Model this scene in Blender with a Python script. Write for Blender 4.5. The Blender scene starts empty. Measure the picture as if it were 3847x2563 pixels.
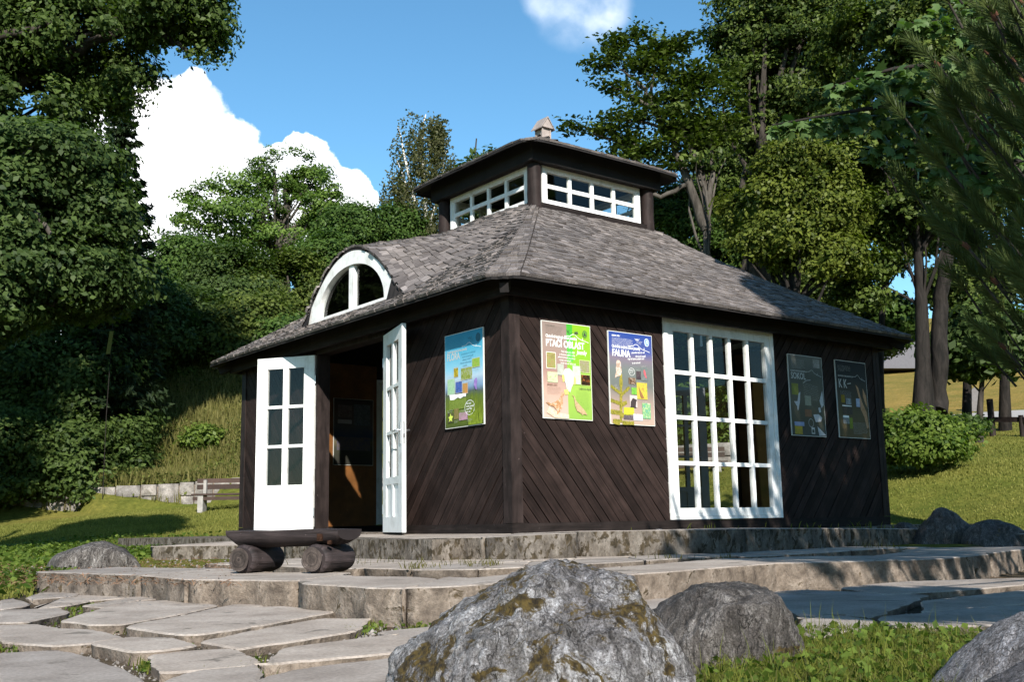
import bpy, math, random
import numpy as np
from mathutils import Vector, Matrix, noise
random.seed(7); rng = np.random.default_rng(11)
R = math.radians
scn = bpy.context.scene
COL = scn.collection

# ------------------------------------------------------------------ camera (solved from the photograph)
CAM = (-5.9723, -7.6862, 0.0996); YAW = 0.9079; PITCH = 0.1676; ROLL = -0.0178; FPX = 4013.6
def _cam_axes():
    fw = Vector((math.cos(YAW)*math.cos(PITCH), math.sin(YAW)*math.cos(PITCH), math.sin(PITCH)))
    rt = Vector((math.sin(YAW), -math.cos(YAW), 0)); up = rt.cross(fw)
    r = rt*math.cos(ROLL) + up*math.sin(ROLL); u = -rt*math.sin(ROLL) + up*math.cos(ROLL)
    return fw, r, u
FW, RT, UP = _cam_axes(); C0 = Vector(CAM)
cd = bpy.data.cameras.new('camera'); cam = bpy.data.objects.new('camera', cd); COL.objects.link(cam)
M = Matrix((RT, UP, -FW)).transposed().to_4x4(); M.translation = C0; cam.matrix_world = M
cd.sensor_width = 36; cd.lens = FPX/3847*36; cd.clip_start = 0.05; cd.clip_end = 2000
scn.camera = cam
def ray(u, v):
    return (FW + RT*((u-1923.5)/FPX) - UP*((v-1281.5)/FPX)).normalized()
def at(u, v, d):                       # world point seen at photo pixel (u, v), d metres away over the ground
    r = ray(u, v); return C0 + r*(d/math.hypot(r.x, r.y))
def onz(u, v, z):
    r = ray(u, v); return C0 + r*((z-C0.z)/r.z)
def head(u, d, v=1900):                # plan position
    p = at(u, v, d); return p.x, p.y
def project(P):
    P = np.asarray(P, float) - np.array(CAM); z = P@np.array(FW)
    return 1923.5+FPX*(P@np.array(RT))/z, 1281.5-FPX*(P@np.array(UP))/z, z

# ------------------------------------------------------------------ object helpers
def tag(o, label=None, cat=None, group=None, kind=None):
    if label: o['label'] = label
    if cat: o['category'] = cat
    if group: o['group'] = group
    if kind: o['kind'] = kind
    return o
def empty(name, loc=(0,0,0), rz=0, **k):
    o = bpy.data.objects.new(name, None); COL.objects.link(o); o.location = loc; o.rotation_euler = (0,0,rz)
    o.empty_display_size = .2
    return tag(o, **k)
class MB:
    """collects faces, then links them as one mesh object"""
    def __init__(s): s.v=[]; s.f=[]; s.m=[]; s.uv=[]; s.r=[]; s.sm=[]
    def add(s, vs, fs, m=0, uv=None, r=0.5, smooth=False):
        b=len(s.v); s.v += [tuple(p) for p in vs]
        for i,f in enumerate(fs):
            s.f.append(tuple(b+k for k in f)); s.m.append(m); s.r.append(r); s.sm.append(smooth)
            if uv is None: s.uv += [(0,0)]*len(f)
            else: s.uv += [uv[k] for k in f]
        return s
    def box(s, a, b, m=0, r=0.5):
        x0,y0,z0=a; x1,y1,z1=b
        vs=[(x0,y0,z0),(x1,y0,z0),(x1,y1,z0),(x0,y1,z0),(x0,y0,z1),(x1,y0,z1),(x1,y1,z1),(x0,y1,z1)]
        return s.add(vs,[(0,3,2,1),(4,5,6,7),(0,1,5,4),(1,2,6,5),(2,3,7,6),(3,0,4,7)],m,None,r)
    def obox(s, c, ax, ay, az, m=0, r=0.5):   # centre + half vectors
        c=Vector(c); ax=Vector(ax); ay=Vector(ay); az=Vector(az)
        vs=[c+ax*i+ay*j+az*k for k in (-1,1) for i,j in ((-1,-1),(1,-1),(1,1),(-1,1))]
        return s.add(vs,[(0,3,2,1),(4,5,6,7),(0,1,5,4),(1,2,6,5),(2,3,7,6),(3,0,4,7)],m,None,r)
    def tube(s, pts, rad, n=8, m=0, caps=True, smooth=True, r=0.5):
        pts=[Vector(p) for p in pts]; k=len(pts); rad=[rad]*k if not hasattr(rad,'__len__') else rad
        ref=None; vs=[]; uv=[]; L=0
        for i,p in enumerate(pts):
            t=(pts[min(i+1,k-1)]-pts[max(i-1,0)]).normalized()
            if ref is None: ref=t.orthogonal().normalized()
            ref=(ref-t*ref.dot(t)); ref=ref.normalized() if ref.length>1e-6 else t.orthogonal().normalized()
            bi=t.cross(ref)
            if i: L+=(p-pts[i-1]).length
            for j in range(n):
                a=2*math.pi*j/n; vs.append(p+(ref*math.cos(a)+bi*math.sin(a))*rad[i]); uv.append((L, j/n*6.28*max(rad)))
        fs=[(i*n+j,i*n+(j+1)%n,(i+1)*n+(j+1)%n,(i+1)*n+j) for i in range(k-1) for j in range(n)]
        s.add(vs,fs,m,uv,r,smooth)
        if caps:
            s.add(vs[:n],[tuple(range(n-1,-1,-1))],m,None,r); s.add(vs[-n:],[tuple(range(n))],m,None,r)
        return s
    def prism(s, poly, fn0, fn1, m=0, ms=None, r=.5):   # poly of 2-D points mapped by fn0 (front) and fn1 (back)
        n=len(poly); a=[fn0(*p) for p in poly]; b=[fn1(*p) for p in poly]
        s.add(a,[tuple(range(n))],m,None,r); s.add(b,[tuple(range(n-1,-1,-1))],m,None,r)
        s.add(a+b,[(i,i+n,(i+1)%n+n,(i+1)%n) for i in range(n)],m if ms is None else ms,None,r)
        return s
    def build(s, name, mats, parent=None, **k):
        me=bpy.data.meshes.new(name); me.from_pydata(s.v,[],s.f)
        for mt in (mats if isinstance(mats,(list,tuple)) else [mats]): me.materials.append(mt)
        me.polygons.foreach_set('material_index',s.m); me.polygons.foreach_set('use_smooth',s.sm)
        uvl=me.uv_layers.new(name='UVMap'); uvl.data.foreach_set('uv',np.array(s.uv,dtype=np.float32).ravel())
        a=me.attributes.new('rnd','FLOAT','FACE'); a.data.foreach_set('value',np.array(s.r,dtype=np.float32))
        me.update(); o=bpy.data.objects.new(name,me); COL.objects.link(o)
        if parent is not None: o.parent=parent
        return tag(o,**k)
def fastmesh(name, V, F, mats, parent=None, rnd=None, smooth=False, midx=None, **k):
    """V (n,3), F (m,3|4) numpy arrays -> one mesh object"""
    V=np.asarray(V,np.float32); F=np.asarray(F,np.int32); me=bpy.data.meshes.new(name)
    m,q=F.shape; me.vertices.add(len(V)); me.vertices.foreach_set('co',V.ravel())
    me.loops.add(m*q); me.loops.foreach_set('vertex_index',F.ravel())
    me.polygons.add(m); me.polygons.foreach_set('loop_start',np.arange(0,m*q,q,dtype=np.int32))
    if smooth: me.polygons.foreach_set('use_smooth',np.ones(m,bool))
    if midx is not None: me.polygons.foreach_set('material_index',np.asarray(midx,np.int32))
    if rnd is not None:
        a=me.attributes.new('rnd','FLOAT','FACE'); a.data.foreach_set('value',np.asarray(rnd,np.float32))
    for mt in (mats if isinstance(mats,(list,tuple)) else [mats]): me.materials.append(mt)
    me.update(calc_edges=True); o=bpy.data.objects.new(name,me); COL.objects.link(o)
    if parent is not None: o.parent=parent
    return tag(o,**k)

# ------------------------------------------------------------------ materials
def newmat(name):
    m=bpy.data.materials.new(name); m.use_nodes=True; nt=m.node_tree; nt.nodes.clear()
    out=nt.nodes.new('ShaderNodeOutputMaterial'); return m,nt,out
def N(nt,t,**k):
    n=nt.nodes.new('ShaderNode'+t)
    for a,b in k.items():
        if a in n.bl_rna.properties.keys(): setattr(n,a,b)
        else: n.inputs[a.replace('_',' ')].default_value=b
    return n
def principled(nt,out,rough=.7,spec=.3,metal=0):
    b=nt.nodes.new('ShaderNodeBsdfPrincipled'); b.inputs['Roughness'].default_value=rough
    b.inputs['Specular IOR Level'].default_value=spec; b.inputs['Metallic'].default_value=metal
    nt.links.new(b.outputs[0],out.inputs[0]); return b
def ramp(nt,stops,interp='LINEAR'):
    r=nt.nodes.new('ShaderNodeValToRGB'); r.color_ramp.interpolation=interp; e=r.color_ramp.elements
    while len(e)<len(stops): e.new(.5)
    for i,(p,c) in enumerate(stops): e[i].position=p; e[i].color=(*c,1) if len(c)==3 else c
    return r
def mixc(nt,a,b,fac,mode='MIX'):
    m=nt.nodes.new('ShaderNodeMix'); m.data_type='RGBA'; m.blend_type=mode
    for s,v in ((0,fac),(6,a),(7,b)):
        if hasattr(v,'is_linked') or hasattr(v,'links'): nt.links.new(v,m.inputs[s])
        elif s==0: m.inputs[0].default_value=v
        else: m.inputs[s].default_value=(*v,1)
    return m.outputs[2]
def coords(nt,kind='Object',scale=(1,1,1),rot=(0,0,0)):
    t=nt.nodes.new('ShaderNodeTexCoord'); mp=nt.nodes.new('ShaderNodeMapping')
    mp.inputs['Scale'].default_value=scale; mp.inputs['Rotation'].default_value=rot
    nt.links.new(t.outputs[kind],mp.inputs[0]); return mp.outputs[0]
def noi(nt,vec,scale,detail=4,rough=.55,dist=0):
    n=nt.nodes.new('ShaderNodeTexNoise'); n.inputs['Scale'].default_value=scale; n.inputs['Detail'].default_value=detail
    n.inputs['Roughness'].default_value=rough; n.inputs['Distortion'].default_value=dist
    nt.links.new(vec,n.inputs['Vector']); return n.outputs['Fac']
def rnd(nt):
    a=nt.nodes.new('ShaderNodeAttribute'); a.attribute_name='rnd'; return a.outputs['Fac']
def bump(nt,b,h,strength=.4,dist=.01):
    n=nt.nodes.new('ShaderNodeBump'); n.inputs['Strength'].default_value=strength; n.inputs['Distance'].default_value=dist
    nt.links.new(h,n.inputs['Height']); nt.links.new(n.outputs[0],b.inputs['Normal'])
def math1(nt,op,a,b=None):
    n=nt.nodes.new('ShaderNodeMath'); n.operation=op
    for i,v in enumerate((a,b)):
        if v is None: continue
        if hasattr(v,'links'): nt.links.new(v,n.inputs[i])
        else: n.inputs[i].default_value=v
    return n.outputs[0]

def m_wood(name,c0,c1,us=2.2,vs=70,rough=.6,var=.5,blotch=.25,spec=.25,kind='UV',bs=.35):
    m,nt,out=newmat(name); b=principled(nt,out,rough,spec)
    uv=coords(nt,kind,(us,vs,vs) if kind=='UV' else (us,us,vs))
    n=noi(nt,uv,1,5,.6,.4); c=ramp(nt,[(.3,c0),(.72,c1)]); nt.links.new(n,c.inputs[0])
    ob=coords(nt,'Object'); n2=noi(nt,ob,5,4); r2=ramp(nt,[(.35,(1-blotch,)*3),(.7,(1+blotch,)*3)]); nt.links.new(n2,r2.inputs[0])
    k=mixc(nt,c.outputs[0],r2.outputs[0],1,'MULTIPLY')
    rr=ramp(nt,[(0,(1-var,)*3),(1,(1+var,)*3)]); nt.links.new(rnd(nt),rr.inputs[0])
    k=mixc(nt,k,rr.outputs[0],1,'MULTIPLY')
    n3=noi(nt,ob,28,2); sp=ramp(nt,[(.715,(0,0,0)),(.75,(1,1,1))]); nt.links.new(n3,sp.inputs[0])
    k=mixc(nt,k,tuple(min(1,x*3+.03) for x in c1),math1(nt,'MULTIPLY',sp.outputs[0],.35))
    nt.links.new(k,b.inputs['Base Color']); bump(nt,b,n,bs,.004 if bs<.5 else .012); return m
M_={}
M_['plank']=m_wood('dark_stained_planks',(.0090,.0059,.0052),(.033,.0210,.0182),rough=.7,var=.38,spec=.10)
M_['beam']=m_wood('dark_stained_beam',(.011,.008,.0074),(.036,.0255,.0235),spec=.1,us=14,vs=3,rough=.6,var=.2,kind='Object')
M_['beamh']=m_wood('dark_horizontal_beam',(.009,.007,.0065),(.024,.018,.0165),spec=.1,us=3,vs=40,rough=.7,var=.2,kind='Object')
M_['logwood']=m_wood('weathered_log',(.008,.006,.006),(.060,.045,.045),us=2.5,vs=34,bs=.9,rough=.7,var=.15)
M_['pine']=m_wood('warm_pine_lining',(.13,.050,.014),(.27,.115,.035),us=1.5,vs=40,rough=.5,var=.12)
M_['cabin_dark']=m_wood('dark_soffit',(.010,.009,.009),(.022,.018,.017),rough=.8,var=.2)
M_['finial']=m_wood('bleached_wood',(.22,.18,.16),(.42,.36,.33),us=3,vs=50,var=.1)
M_['benchwood']=m_wood('brown_bench_slats',(.03,.018,.014),(.075,.045,.035))

def m_shingle():
    m,nt,out=newmat('weathered_wood_shingles'); b=principled(nt,out,.72,.25)
    uv=coords(nt,'UV',(5,75,1)); n=noi(nt,uv,1,4,.6,.3)
    c=ramp(nt,[(.22,(.068,.060,.056)),(.48,(.132,.119,.113)),(.8,(.215,.198,.190))]); nt.links.new(n,c.inputs[0])
    rr=ramp(nt,[(0,(.58,.555,.55)),(.4,(.88,.86,.85)),(.8,(1.10,1.07,1.06)),(1,(1.55,1.51,1.50))]); nt.links.new(rnd(nt),rr.inputs[0])
    k=mixc(nt,c.outputs[0],rr.outputs[0],1,'MULTIPLY')
    ob=coords(nt,'Object'); n2=noi(nt,ob,1.3,5); r2=ramp(nt,[(.35,(.84,.84,.86)),(.65,(1.08,1.05,1.02))]); nt.links.new(n2,r2.inputs[0])
    k=mixc(nt,k,r2.outputs[0],1,'MULTIPLY')
    nt.links.new(k,b.inputs['Base Color']); bump(nt,b,n,.5,.004); return m
M_['shingle']=m_shingle()
def m_plain(name,c,rough=.6,spec=.3,metal=0,nv=.08,ns=12,bs=0):
    m,nt,out=newmat(name); b=principled(nt,out,rough,spec,metal)
    n=noi(nt,coords(nt,'Object'),ns,4); r=ramp(nt,[(.3,tuple(x*(1-nv) for x in c)),(.7,tuple(min(1,x*(1+nv)) for x in c))])
    nt.links.new(n,r.inputs[0]); nt.links.new(r.outputs[0],b.inputs['Base Color'])
    if bs: bump(nt,b,n,bs,.01)
    return m
def m_white():
    m,nt,out=newmat('white_gloss_paint'); b=principled(nt,out,.42,.35); ob=coords(nt,'Object'); n=noi(nt,ob,5,6,.7); c=ramp(nt,[(.32,(.60,.59,.56)),(.5,(.78,.78,.765)),(.7,(.80,.80,.79))]); nt.links.new(n,c.inputs[0])
    g=noi(nt,coords(nt,'Object',(40,40,3)),1,4,.6); r=ramp(nt,[(.3,(.90,.895,.88)),(.6,(1,1,1))]); nt.links.new(g,r.inputs[0]); s=noi(nt,ob,60,3,.6); r2=ramp(nt,[(.70,(1,1,1)),(.76,(.55,.52,.47))]); nt.links.new(s,r2.inputs[0])
    k=mixc(nt,mixc(nt,c.outputs[0],r.outputs[0],1,'MULTIPLY'),r2.outputs[0],1,'MULTIPLY'); nt.links.new(k,b.inputs['Base Color']); bump(nt,b,g,.25,.002); return m
M_['white']=m_white()
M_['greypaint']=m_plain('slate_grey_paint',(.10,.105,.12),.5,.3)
M_['zinc']=m_plain('zinc_strap',(.22,.225,.24),.55,.2,.2)
M_['metal']=m_plain('brushed_steel',(.55,.55,.56),.35,.5,.9)
M_['concrete']=m_plain('pale_concrete',(.27,.255,.235),.9,.1,nv=.2)
M_['moss']=m_plain('dark_moss',(.05,.045,.02),.9,.1,nv=.5,ns=40)
def m_glass():
    m,nt,out=newmat('window_glass'); g=N(nt,'BsdfGlossy',Roughness=.02); t=N(nt,'BsdfTransparent'); g.inputs[0].default_value=(1,1,1,1)
    t.inputs[0].default_value=(.80,.82,.81,1)
    f=N(nt,'LayerWeight'); f.inputs['Blend'].default_value=.5; mx=N(nt,'MixShader')
    nt.links.new(math1(nt,'ADD',math1(nt,'MULTIPLY',math1(nt,'POWER',f.outputs['Facing'],4),.55),.03),mx.inputs[0]); nt.links.new(t.outputs[0],mx.inputs[1]); nt.links.new(g.outputs[0],mx.inputs[2])
    nt.links.new(mx.outputs[0],out.inputs[0]); return m
M_['glass']=m_glass()
def m_stone(name,cols,scale=3,grain=60,moss=None,mossth=.55,bs=.35,bd=.01,rough=.85,mscale=6,stretch=(1,1,1)):
    m,nt,out=newmat(name); b=principled(nt,out,rough,.25)
    ob=coords(nt,'Object',stretch); n=noi(nt,ob,scale,6,.6,.3); c=ramp(nt,[(.3,cols[0]),(.5,cols[1]),(.7,cols[2])]); nt.links.new(n,c.inputs[0])
    g=noi(nt,ob,grain,4,.7); gr=ramp(nt,[(.3,(.72,)*3),(.7,(1.25,)*3)]); nt.links.new(g,gr.inputs[0])
    k=mixc(nt,c.outputs[0],gr.outputs[0],1,'MULTIPLY')
    rr=ramp(nt,[(0,(.86,.86,.87)),(1,(1.12,1.09,1.06))]); nt.links.new(rnd(nt),rr.inputs[0]); k=mixc(nt,k,rr.outputs[0],1,'MULTIPLY')
    if moss:
        mn=noi(nt,ob,mscale,6,.65,.6); mr=ramp(nt,[(mossth,(0,0,0)),(mossth+.05,(1,1,1))]); nt.links.new(mn,mr.inputs[0])
        mc=ramp(nt,[(.35,moss[0]),(.65,moss[1])]); nt.links.new(noi(nt,ob,30,3),mc.inputs[0])
        k=mixc(nt,k,mc.outputs[0],mr.outputs[0])
    nt.links.new(k,b.inputs['Base Color'])
    h=math1(nt,'ADD',n,math1(nt,'MULTIPLY',g,.45)); bump(nt,b,h,bs,bd); return m
M_['slab']=m_stone('grey_paving_stone_top',[(.205,.172,.146),(.29,.25,.217),(.36,.317,.28)],3.0,70,((.13,.11,.09),(.17,.145,.12)),.60,.35,.005,mscale=3.5)
M_['slabside']=m_stone('rough_stone_edge',[(.07,.055,.044),(.155,.125,.10),(.25,.21,.175)],9,55,((.04,.03,.016),(.08,.055,.03)),.60,.9,.02,mscale=9)
M_['oldside']=m_stone('mossy_platform_edge',[(.055,.046,.038),(.120,.102,.084),(.21,.185,.16)],11,50,((.022,.017,.010),(.062,.046,.027)),.515,.9,.02,mscale=17,stretch=(1,1,.6))
M_['wallstone']=m_stone('grey_wall_stone',[(.09,.08,.073),(.18,.165,.152),(.30,.275,.255)],4,30,bs=.6,bd=.03)
def m_rock(name,cols,mossamt=.5,mossc=((.022,.014,.005),(.12,.080,.018)),streak=(1,1,.35),rot=(0,.5,0)):
    m,nt,out=newmat(name); b=principled(nt,out,.7,.35)
    ob=coords(nt,'Object',streak,rot); ow=coords(nt,'Object')
    n=noi(nt,ob,14,8,.72,1.2); c=ramp(nt,[(.34,cols[0]),(.47,cols[1]),(.56,cols[2]),(.68,cols[3])]); nt.links.new(n,c.inputs[0])
    n2=noi(nt,ow,3,4); r2=ramp(nt,[(.35,(.62,.60,.62)),(.65,(1.2,1.2,1.2))]); nt.links.new(n2,r2.inputs[0])
    k=mixc(nt,c.outputs[0],r2.outputs[0],1,'MULTIPLY')
    v=noi(nt,ob,60,8,.9,.4); vr=ramp(nt,[(.38,(.30,.28,.27)),(.47,(.88,.87,.87)),(.54,(1.05,1.05,1.05)),(.63,(1.75,1.75,1.78))]); nt.links.new(v,vr.inputs[0])
    k=mixc(nt,k,vr.outputs[0],1,'MULTIPLY')
    g2=noi(nt,ow,170,4,.7); gr2=ramp(nt,[(.40,(.45,.43,.42)),(.48,(1,1,1)),(.55,(1,1,1)),(.64,(1.7,1.7,1.75))]); nt.links.new(g2,gr2.inputs[0]); k=mixc(nt,k,gr2.outputs[0],1,'MULTIPLY')
    vo=nt.nodes.new('ShaderNodeTexVoronoi'); vo.feature='DISTANCE_TO_EDGE'; vo.inputs['Scale'].default_value=7; dn=nt.nodes.new('ShaderNodeTexNoise'); dn.inputs['Scale'].default_value=9; dn.inputs['Detail'].default_value=5; nt.links.new(ob,dn.inputs['Vector'])
    ad=nt.nodes.new('ShaderNodeMix'); ad.data_type='RGBA'; ad.blend_type='LINEAR_LIGHT'; ad.inputs[0].default_value=.22; nt.links.new(ob,ad.inputs[6]); nt.links.new(dn.outputs['Color'],ad.inputs[7]); nt.links.new(ad.outputs[2],vo.inputs['Vector'])
    cr=ramp(nt,[(0,(.30,.27,.25)),(.022,(1,1,1))]); nt.links.new(vo.outputs['Distance'],cr.inputs[0]); k=mixc(nt,k,cr.outputs[0],.75,'MULTIPLY'); crk=cr.outputs[0]
    mn=noi(nt,ow,5.5,8,.75,.8); th=1-mossamt; mr=ramp(nt,[(th,(0,0,0)),(th+.035,(1,1,1))]); nt.links.new(mn,mr.inputs[0])
    mc=ramp(nt,[(.35,mossc[0]),(.65,mossc[1])]); nt.links.new(noi(nt,ow,60,3),mc.inputs[0])
    k=mixc(nt,k,mc.outputs[0],mr.outputs[0])
    nt.links.new(k,b.inputs['Base Color']); h=math1(nt,'ADD',math1(nt,'ADD',n,math1(nt,'MULTIPLY',v,.6)),math1(nt,'MULTIPLY',crk,.5)); bump(nt,b,h,1.0,.02); return m
M_['rock']=m_rock('quartz_speckled_rock',[(.085,.078,.074),(.185,.175,.17),(.30,.29,.288),(.46,.455,.455)],.485)
M_['rock2']=m_rock('brown_grey_rock',[(.035,.030,.026),(.08,.07,.062),(.13,.117,.106),(.24,.225,.21)],.38)
M_['rock3']=m_rock('pale_granite_rock',[(.12,.11,.11),(.20,.19,.19),(.27,.26,.265),(.36,.35,.36)],.20)

def m_leaf(name,c0,c1,trans=.35,gloss=.25,rough=.45):
    m,nt,out=newmat(name); c=ramp(nt,[(0,c0),(1,c1)]); nt.links.new(rnd(nt),c.inputs[0])
    p=nt.nodes.new('ShaderNodeBsdfPrincipled'); p.inputs['Roughness'].default_value=rough; p.inputs['Specular IOR Level'].default_value=gloss*.45
    nt.links.new(c.outputs[0],p.inputs['Base Color'])
    t=N(nt,'BsdfTranslucent'); k=mixc(nt,c.outputs[0],(1.0,1.25,.35),1,'MULTIPLY'); nt.links.new(k,t.inputs[0])
    mx=N(nt,'MixShader'); mx.inputs[0].default_value=trans
    nt.links.new(p.outputs[0],mx.inputs[1]); nt.links.new(t.outputs[0],mx.inputs[2]); nt.links.new(mx.outputs[0],out.inputs[0]); return m
def m_bark(name,c0,c1,sc=8,st=(1,1,.25),th=(.35,.65)):
    m,nt,out=newmat(name); b=principled(nt,out,.85,.15); ob=coords(nt,'Object',st); n=noi(nt,ob,sc,6,.65,.5)
    c=ramp(nt,[(th[0],c0),(th[1],c1)]); nt.links.new(n,c.inputs[0]); nt.links.new(c.outputs[0],b.inputs['Base Color']); bump(nt,b,n,.7,.03); return m
M_['bark']=m_bark('grey_brown_bark',(.032,.027,.022),(.095,.083,.070))
M_['barkdark']=m_bark('dark_bark',(.018,.015,.012),(.06,.05,.042))
M_['birch']=m_bark('white_birch_bark',(.10,.09,.08),(.62,.60,.57),6,(1,1,1.5),(.38,.5))
M_['barkblack']=m_bark('shaded_dark_bark',(.008,.007,.006),(.028,.023,.020))  # darker copy of the bark, shade on the double trunk put into its colour
M_['pinebark']=m_bark('orange_pine_bark',(.07,.04,.025),(.20,.11,.07))
SUN_E, SKY_E, CLOUD_E, EXPO = 4.4, .101, 1.0, 1.06
# ================================================================== PAVILION
L, W = 5.87, 5.91                       # plan size; near corner at the origin, long walls along +X and +Y
XC, YC = L/2, W/2
pav = empty('garden_pavilion', (0,0,0), label='dark timber garden pavilion with grey shingle roof, glazed lantern and white doors', cat='pavilion')

def clip_poly(poly, n, d):              # keep n.p <= d
    out=[]
    for i,p in enumerate(poly):
        q=poly[(i+1)%len(poly)]; a=n[0]*p[0]+n[1]*p[1]-d; b=n[0]*q[0]+n[1]*q[1]-d
        if a<=0: out.append(p)
        if a*b<0: t=a/(a-b); out.append((p[0]+(q[0]-p[0])*t,p[1]+(q[1]-p[1])*t))
    return out
def plank_wall(s0,s1,z0,z1,sgn,place,name='wall'):
    """diagonal boards; place(s, z, out) -> world point; sgn +1: boards fall towards +s"""
    mb=MB(); th=R(40); d=(math.sin(th)*sgn,-math.cos(th)); nrm=(math.cos(th),math.sin(th)*sgn); w=.097
    cs=[nrm[0]*s+nrm[1]*z for s in (s0,s1) for z in (z0,z1)]; k=math.floor(min(cs)/w)
    while k*w<max(cs):
        a=k*w+.0035; b=(k+1)*w-.0035; k+=1
        p=[(s0,z0),(s1,z0),(s1,z1),(s0,z1)]; p=clip_poly(p,nrm,b); p=clip_poly(p,(-nrm[0],-nrm[1]),-a) if len(p)>2 else []
        if len(p)<3: continue
        o=random.uniform(-.004,.003); jb=random.uniform(0,50); tl=random.uniform(-.0025,.0025)
        f=lambda s,z: place(s,z,o+tl*((nrm[0]*s+nrm[1]*z-a)/w*2-1))
        g=lambda s,z: place(s,z,-.022)
        n=len(p); A=[f(*q) for q in p]; B=[g(*q) for q in p]
        uv=[(d[0]*q[0]+d[1]*q[1]+jb,(nrm[0]*q[0]+nrm[1]*q[1])) for q in p]; r=random.random()
        mb.add(A,[tuple(range(n))],0,uv,r); mb.add(A+B,[(i,i+n,(i+1)%n+n,(i+1)%n) for i in range(n)],0,uv+uv,r*.6)
    # boarding behind
    P=[place(s,z,o) for o in (-.026,-.10) for s,z in ((s0,z0),(s1,z0),(s1,z1),(s0,z1))]
    mb.add(P,[(0,1,2,3),(7,6,5,4),(0,4,5,1),(1,5,6,2),(2,6,7,3),(3,7,4,0)],1)
    # warm lining on the inside
    P=[place(s,z,o) for o in (-.103,-.118) for s,z in ((s0,z0),(s1,z0),(s1,z1+.12),(s0,z1+.12))]
    mb.add(P,[(0,1,2,3),(7,6,5,4),(0,4,5,1),(1,5,6,2),(2,6,7,3),(3,7,4,0)],2)
    return mb.build(name,[M_['plank'],M_['cabin_dark'],M_['pine']],pav)
S_=lambda s,z,o:(s,-o,z)                       # south wall (faces the camera side, -Y)
W_=lambda s,z,o:(-o,s,z)                       # west wall (-X)
N_=lambda s,z,o:(s,W+o,z)
E_=lambda s,z,o:(L+o,s,z)
WX0,WX1=2.02,3.80; DY0,DY1=2.20,3.78
plank_wall(.10,WX0,.075,2.26,1,S_); plank_wall(WX1,L-.10,.075,2.26,-1,S_)
plank_wall(.10,DY0,.075,2.26,1,W_); plank_wall(DY1,W-.10,.075,2.26,-1,W_)
plank_wall(.10,WX0,.075,2.26,1,N_); plank_wall(WX1,L-.10,.075,2.26,-1,N_)
plank_wall(.10,DY0,.075,2.26,1,E_); plank_wall(DY1,W-.10,.075,2.26,-1,E_)
for (x,y) in ((0,0),(L,0),(0,W),(L,W)):        # corner posts of two boards each
    sx=1 if x==0 else -1; sy=1 if y==0 else -1; mb=MB()
    mb.box((min(x-.012*sx,x+.05*sx),min(y-.012*sy,y+.115*sy),.085),(max(x-.012*sx,x+.05*sx),max(y-.012*sy,y+.115*sy),2.24))
    mb.box((min(x+.052*sx,x+.115*sx),min(y-.010*sy,y+.10*sy),.085),(max(x+.052*sx,x+.115*sx),max(y-.010*sy,y+.10*sy),2.24),0,.7)
    mb.build('corner_post',M_['beam'],pav)
# sill beams (four, butted at the corners with a visible joint)
for a,b in (((.004,-.012,-.02),(WX0+.1,.10,.082)),((WX0+.103,-.009,-.02),(L+.012,.10,.08))): MB().box(a,b).build('sill_beam',M_['beamh'],pav)
MB().box((-.012,-.012,-.02),(.001,DY0,.08)).box((.001,.103,-.02),(.1,DY0,.078)).build('sill_beam',M_['beamh'],pav)
MB().box((-.012,DY1,-.02),(.1,W+.012,.08)).build('sill_beam',M_['beamh'],pav)
MB().box((.103,W-.1,-.02),(L-.103,W+.012,.08)).build('sill_beam',M_['beamh'],pav)
MB().box((L-.1,.103,-.02),(L+.012,DY0,.08)).build('sill_beam',M_['beamh'],pav)
MB().box((L-.1,DY1,-.02),(L+.012,W+.012,.08)).build('sill_beam',M_['beamh'],pav)
MB().box((-.03,DY0+.003,-.02),(.14,DY1-.003,.012)).build('threshold',M_['slabside'],pav)
MB().box((L-.14,DY0+.003,-.02),(L+.03,DY1-.003,.012)).build('threshold',M_['slabside'],pav)
MB().box((.101,.101,-.05),(L-.101,W-.101,.004)).build('floor',M_['cabin_dark'],pav)
# door casings and headers
for x0,x1 in ((-.006,.16),(L-.16,L+.006)):
    mb=MB(); mb.box((x0,DY0-.0,.014),(x1,DY0+.03,2.12)); mb.box((x0,DY1-.03,.014),(x1,DY1,2.12)); mb.box((x0,DY0,2.122),(x1,DY1,2.26))
    mb.build('door_casing',M_['beam'],pav)
# fascia ring under the eaves
def ring(mb,e0,e1,z0,z1,x0=0,y0=0,x1=L,y1=W,m=0):
    mb.box((x0-e0,y0-e0,z0),(x1+e0,y0-e1,z1),m); mb.box((x0-e0,y1+e1,z0),(x1+e0,y1+e0,z1),m)
    mb.box((x0-e0,y0-e1,z0),(x0-e1,y1+e1,z1),m); mb.box((x1+e1,y0-e1,z0),(x1+e0,y1+e1,z1),m)
mb=MB(); ring(mb,.14,.09,2.155,2.33); mb.build('fascia_board',M_['beamh'],pav)
mb=MB(); ring(mb,.088,.004,2.20,2.30); mb.build('soffit',M_['cabin_dark'],pav)
for sx,sy,x,y in ((-1,-1,0,0),(1,-1,L,0),(-1,1,0,W),(1,1,L,W)):
    mb=MB(); c=Vector((x+sx*.15,y+sy*.15,2.235)); d=Vector((sx,sy,-.62)).normalized(); mb.obox(c,d*.13,d.cross(Vector((0,0,1))).normalized()*.04,d.cross(d.cross(Vector((0,0,1)))).normalized()*.045); mb.build('rafter_tail',M_['cabin_dark'],pav)

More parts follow.
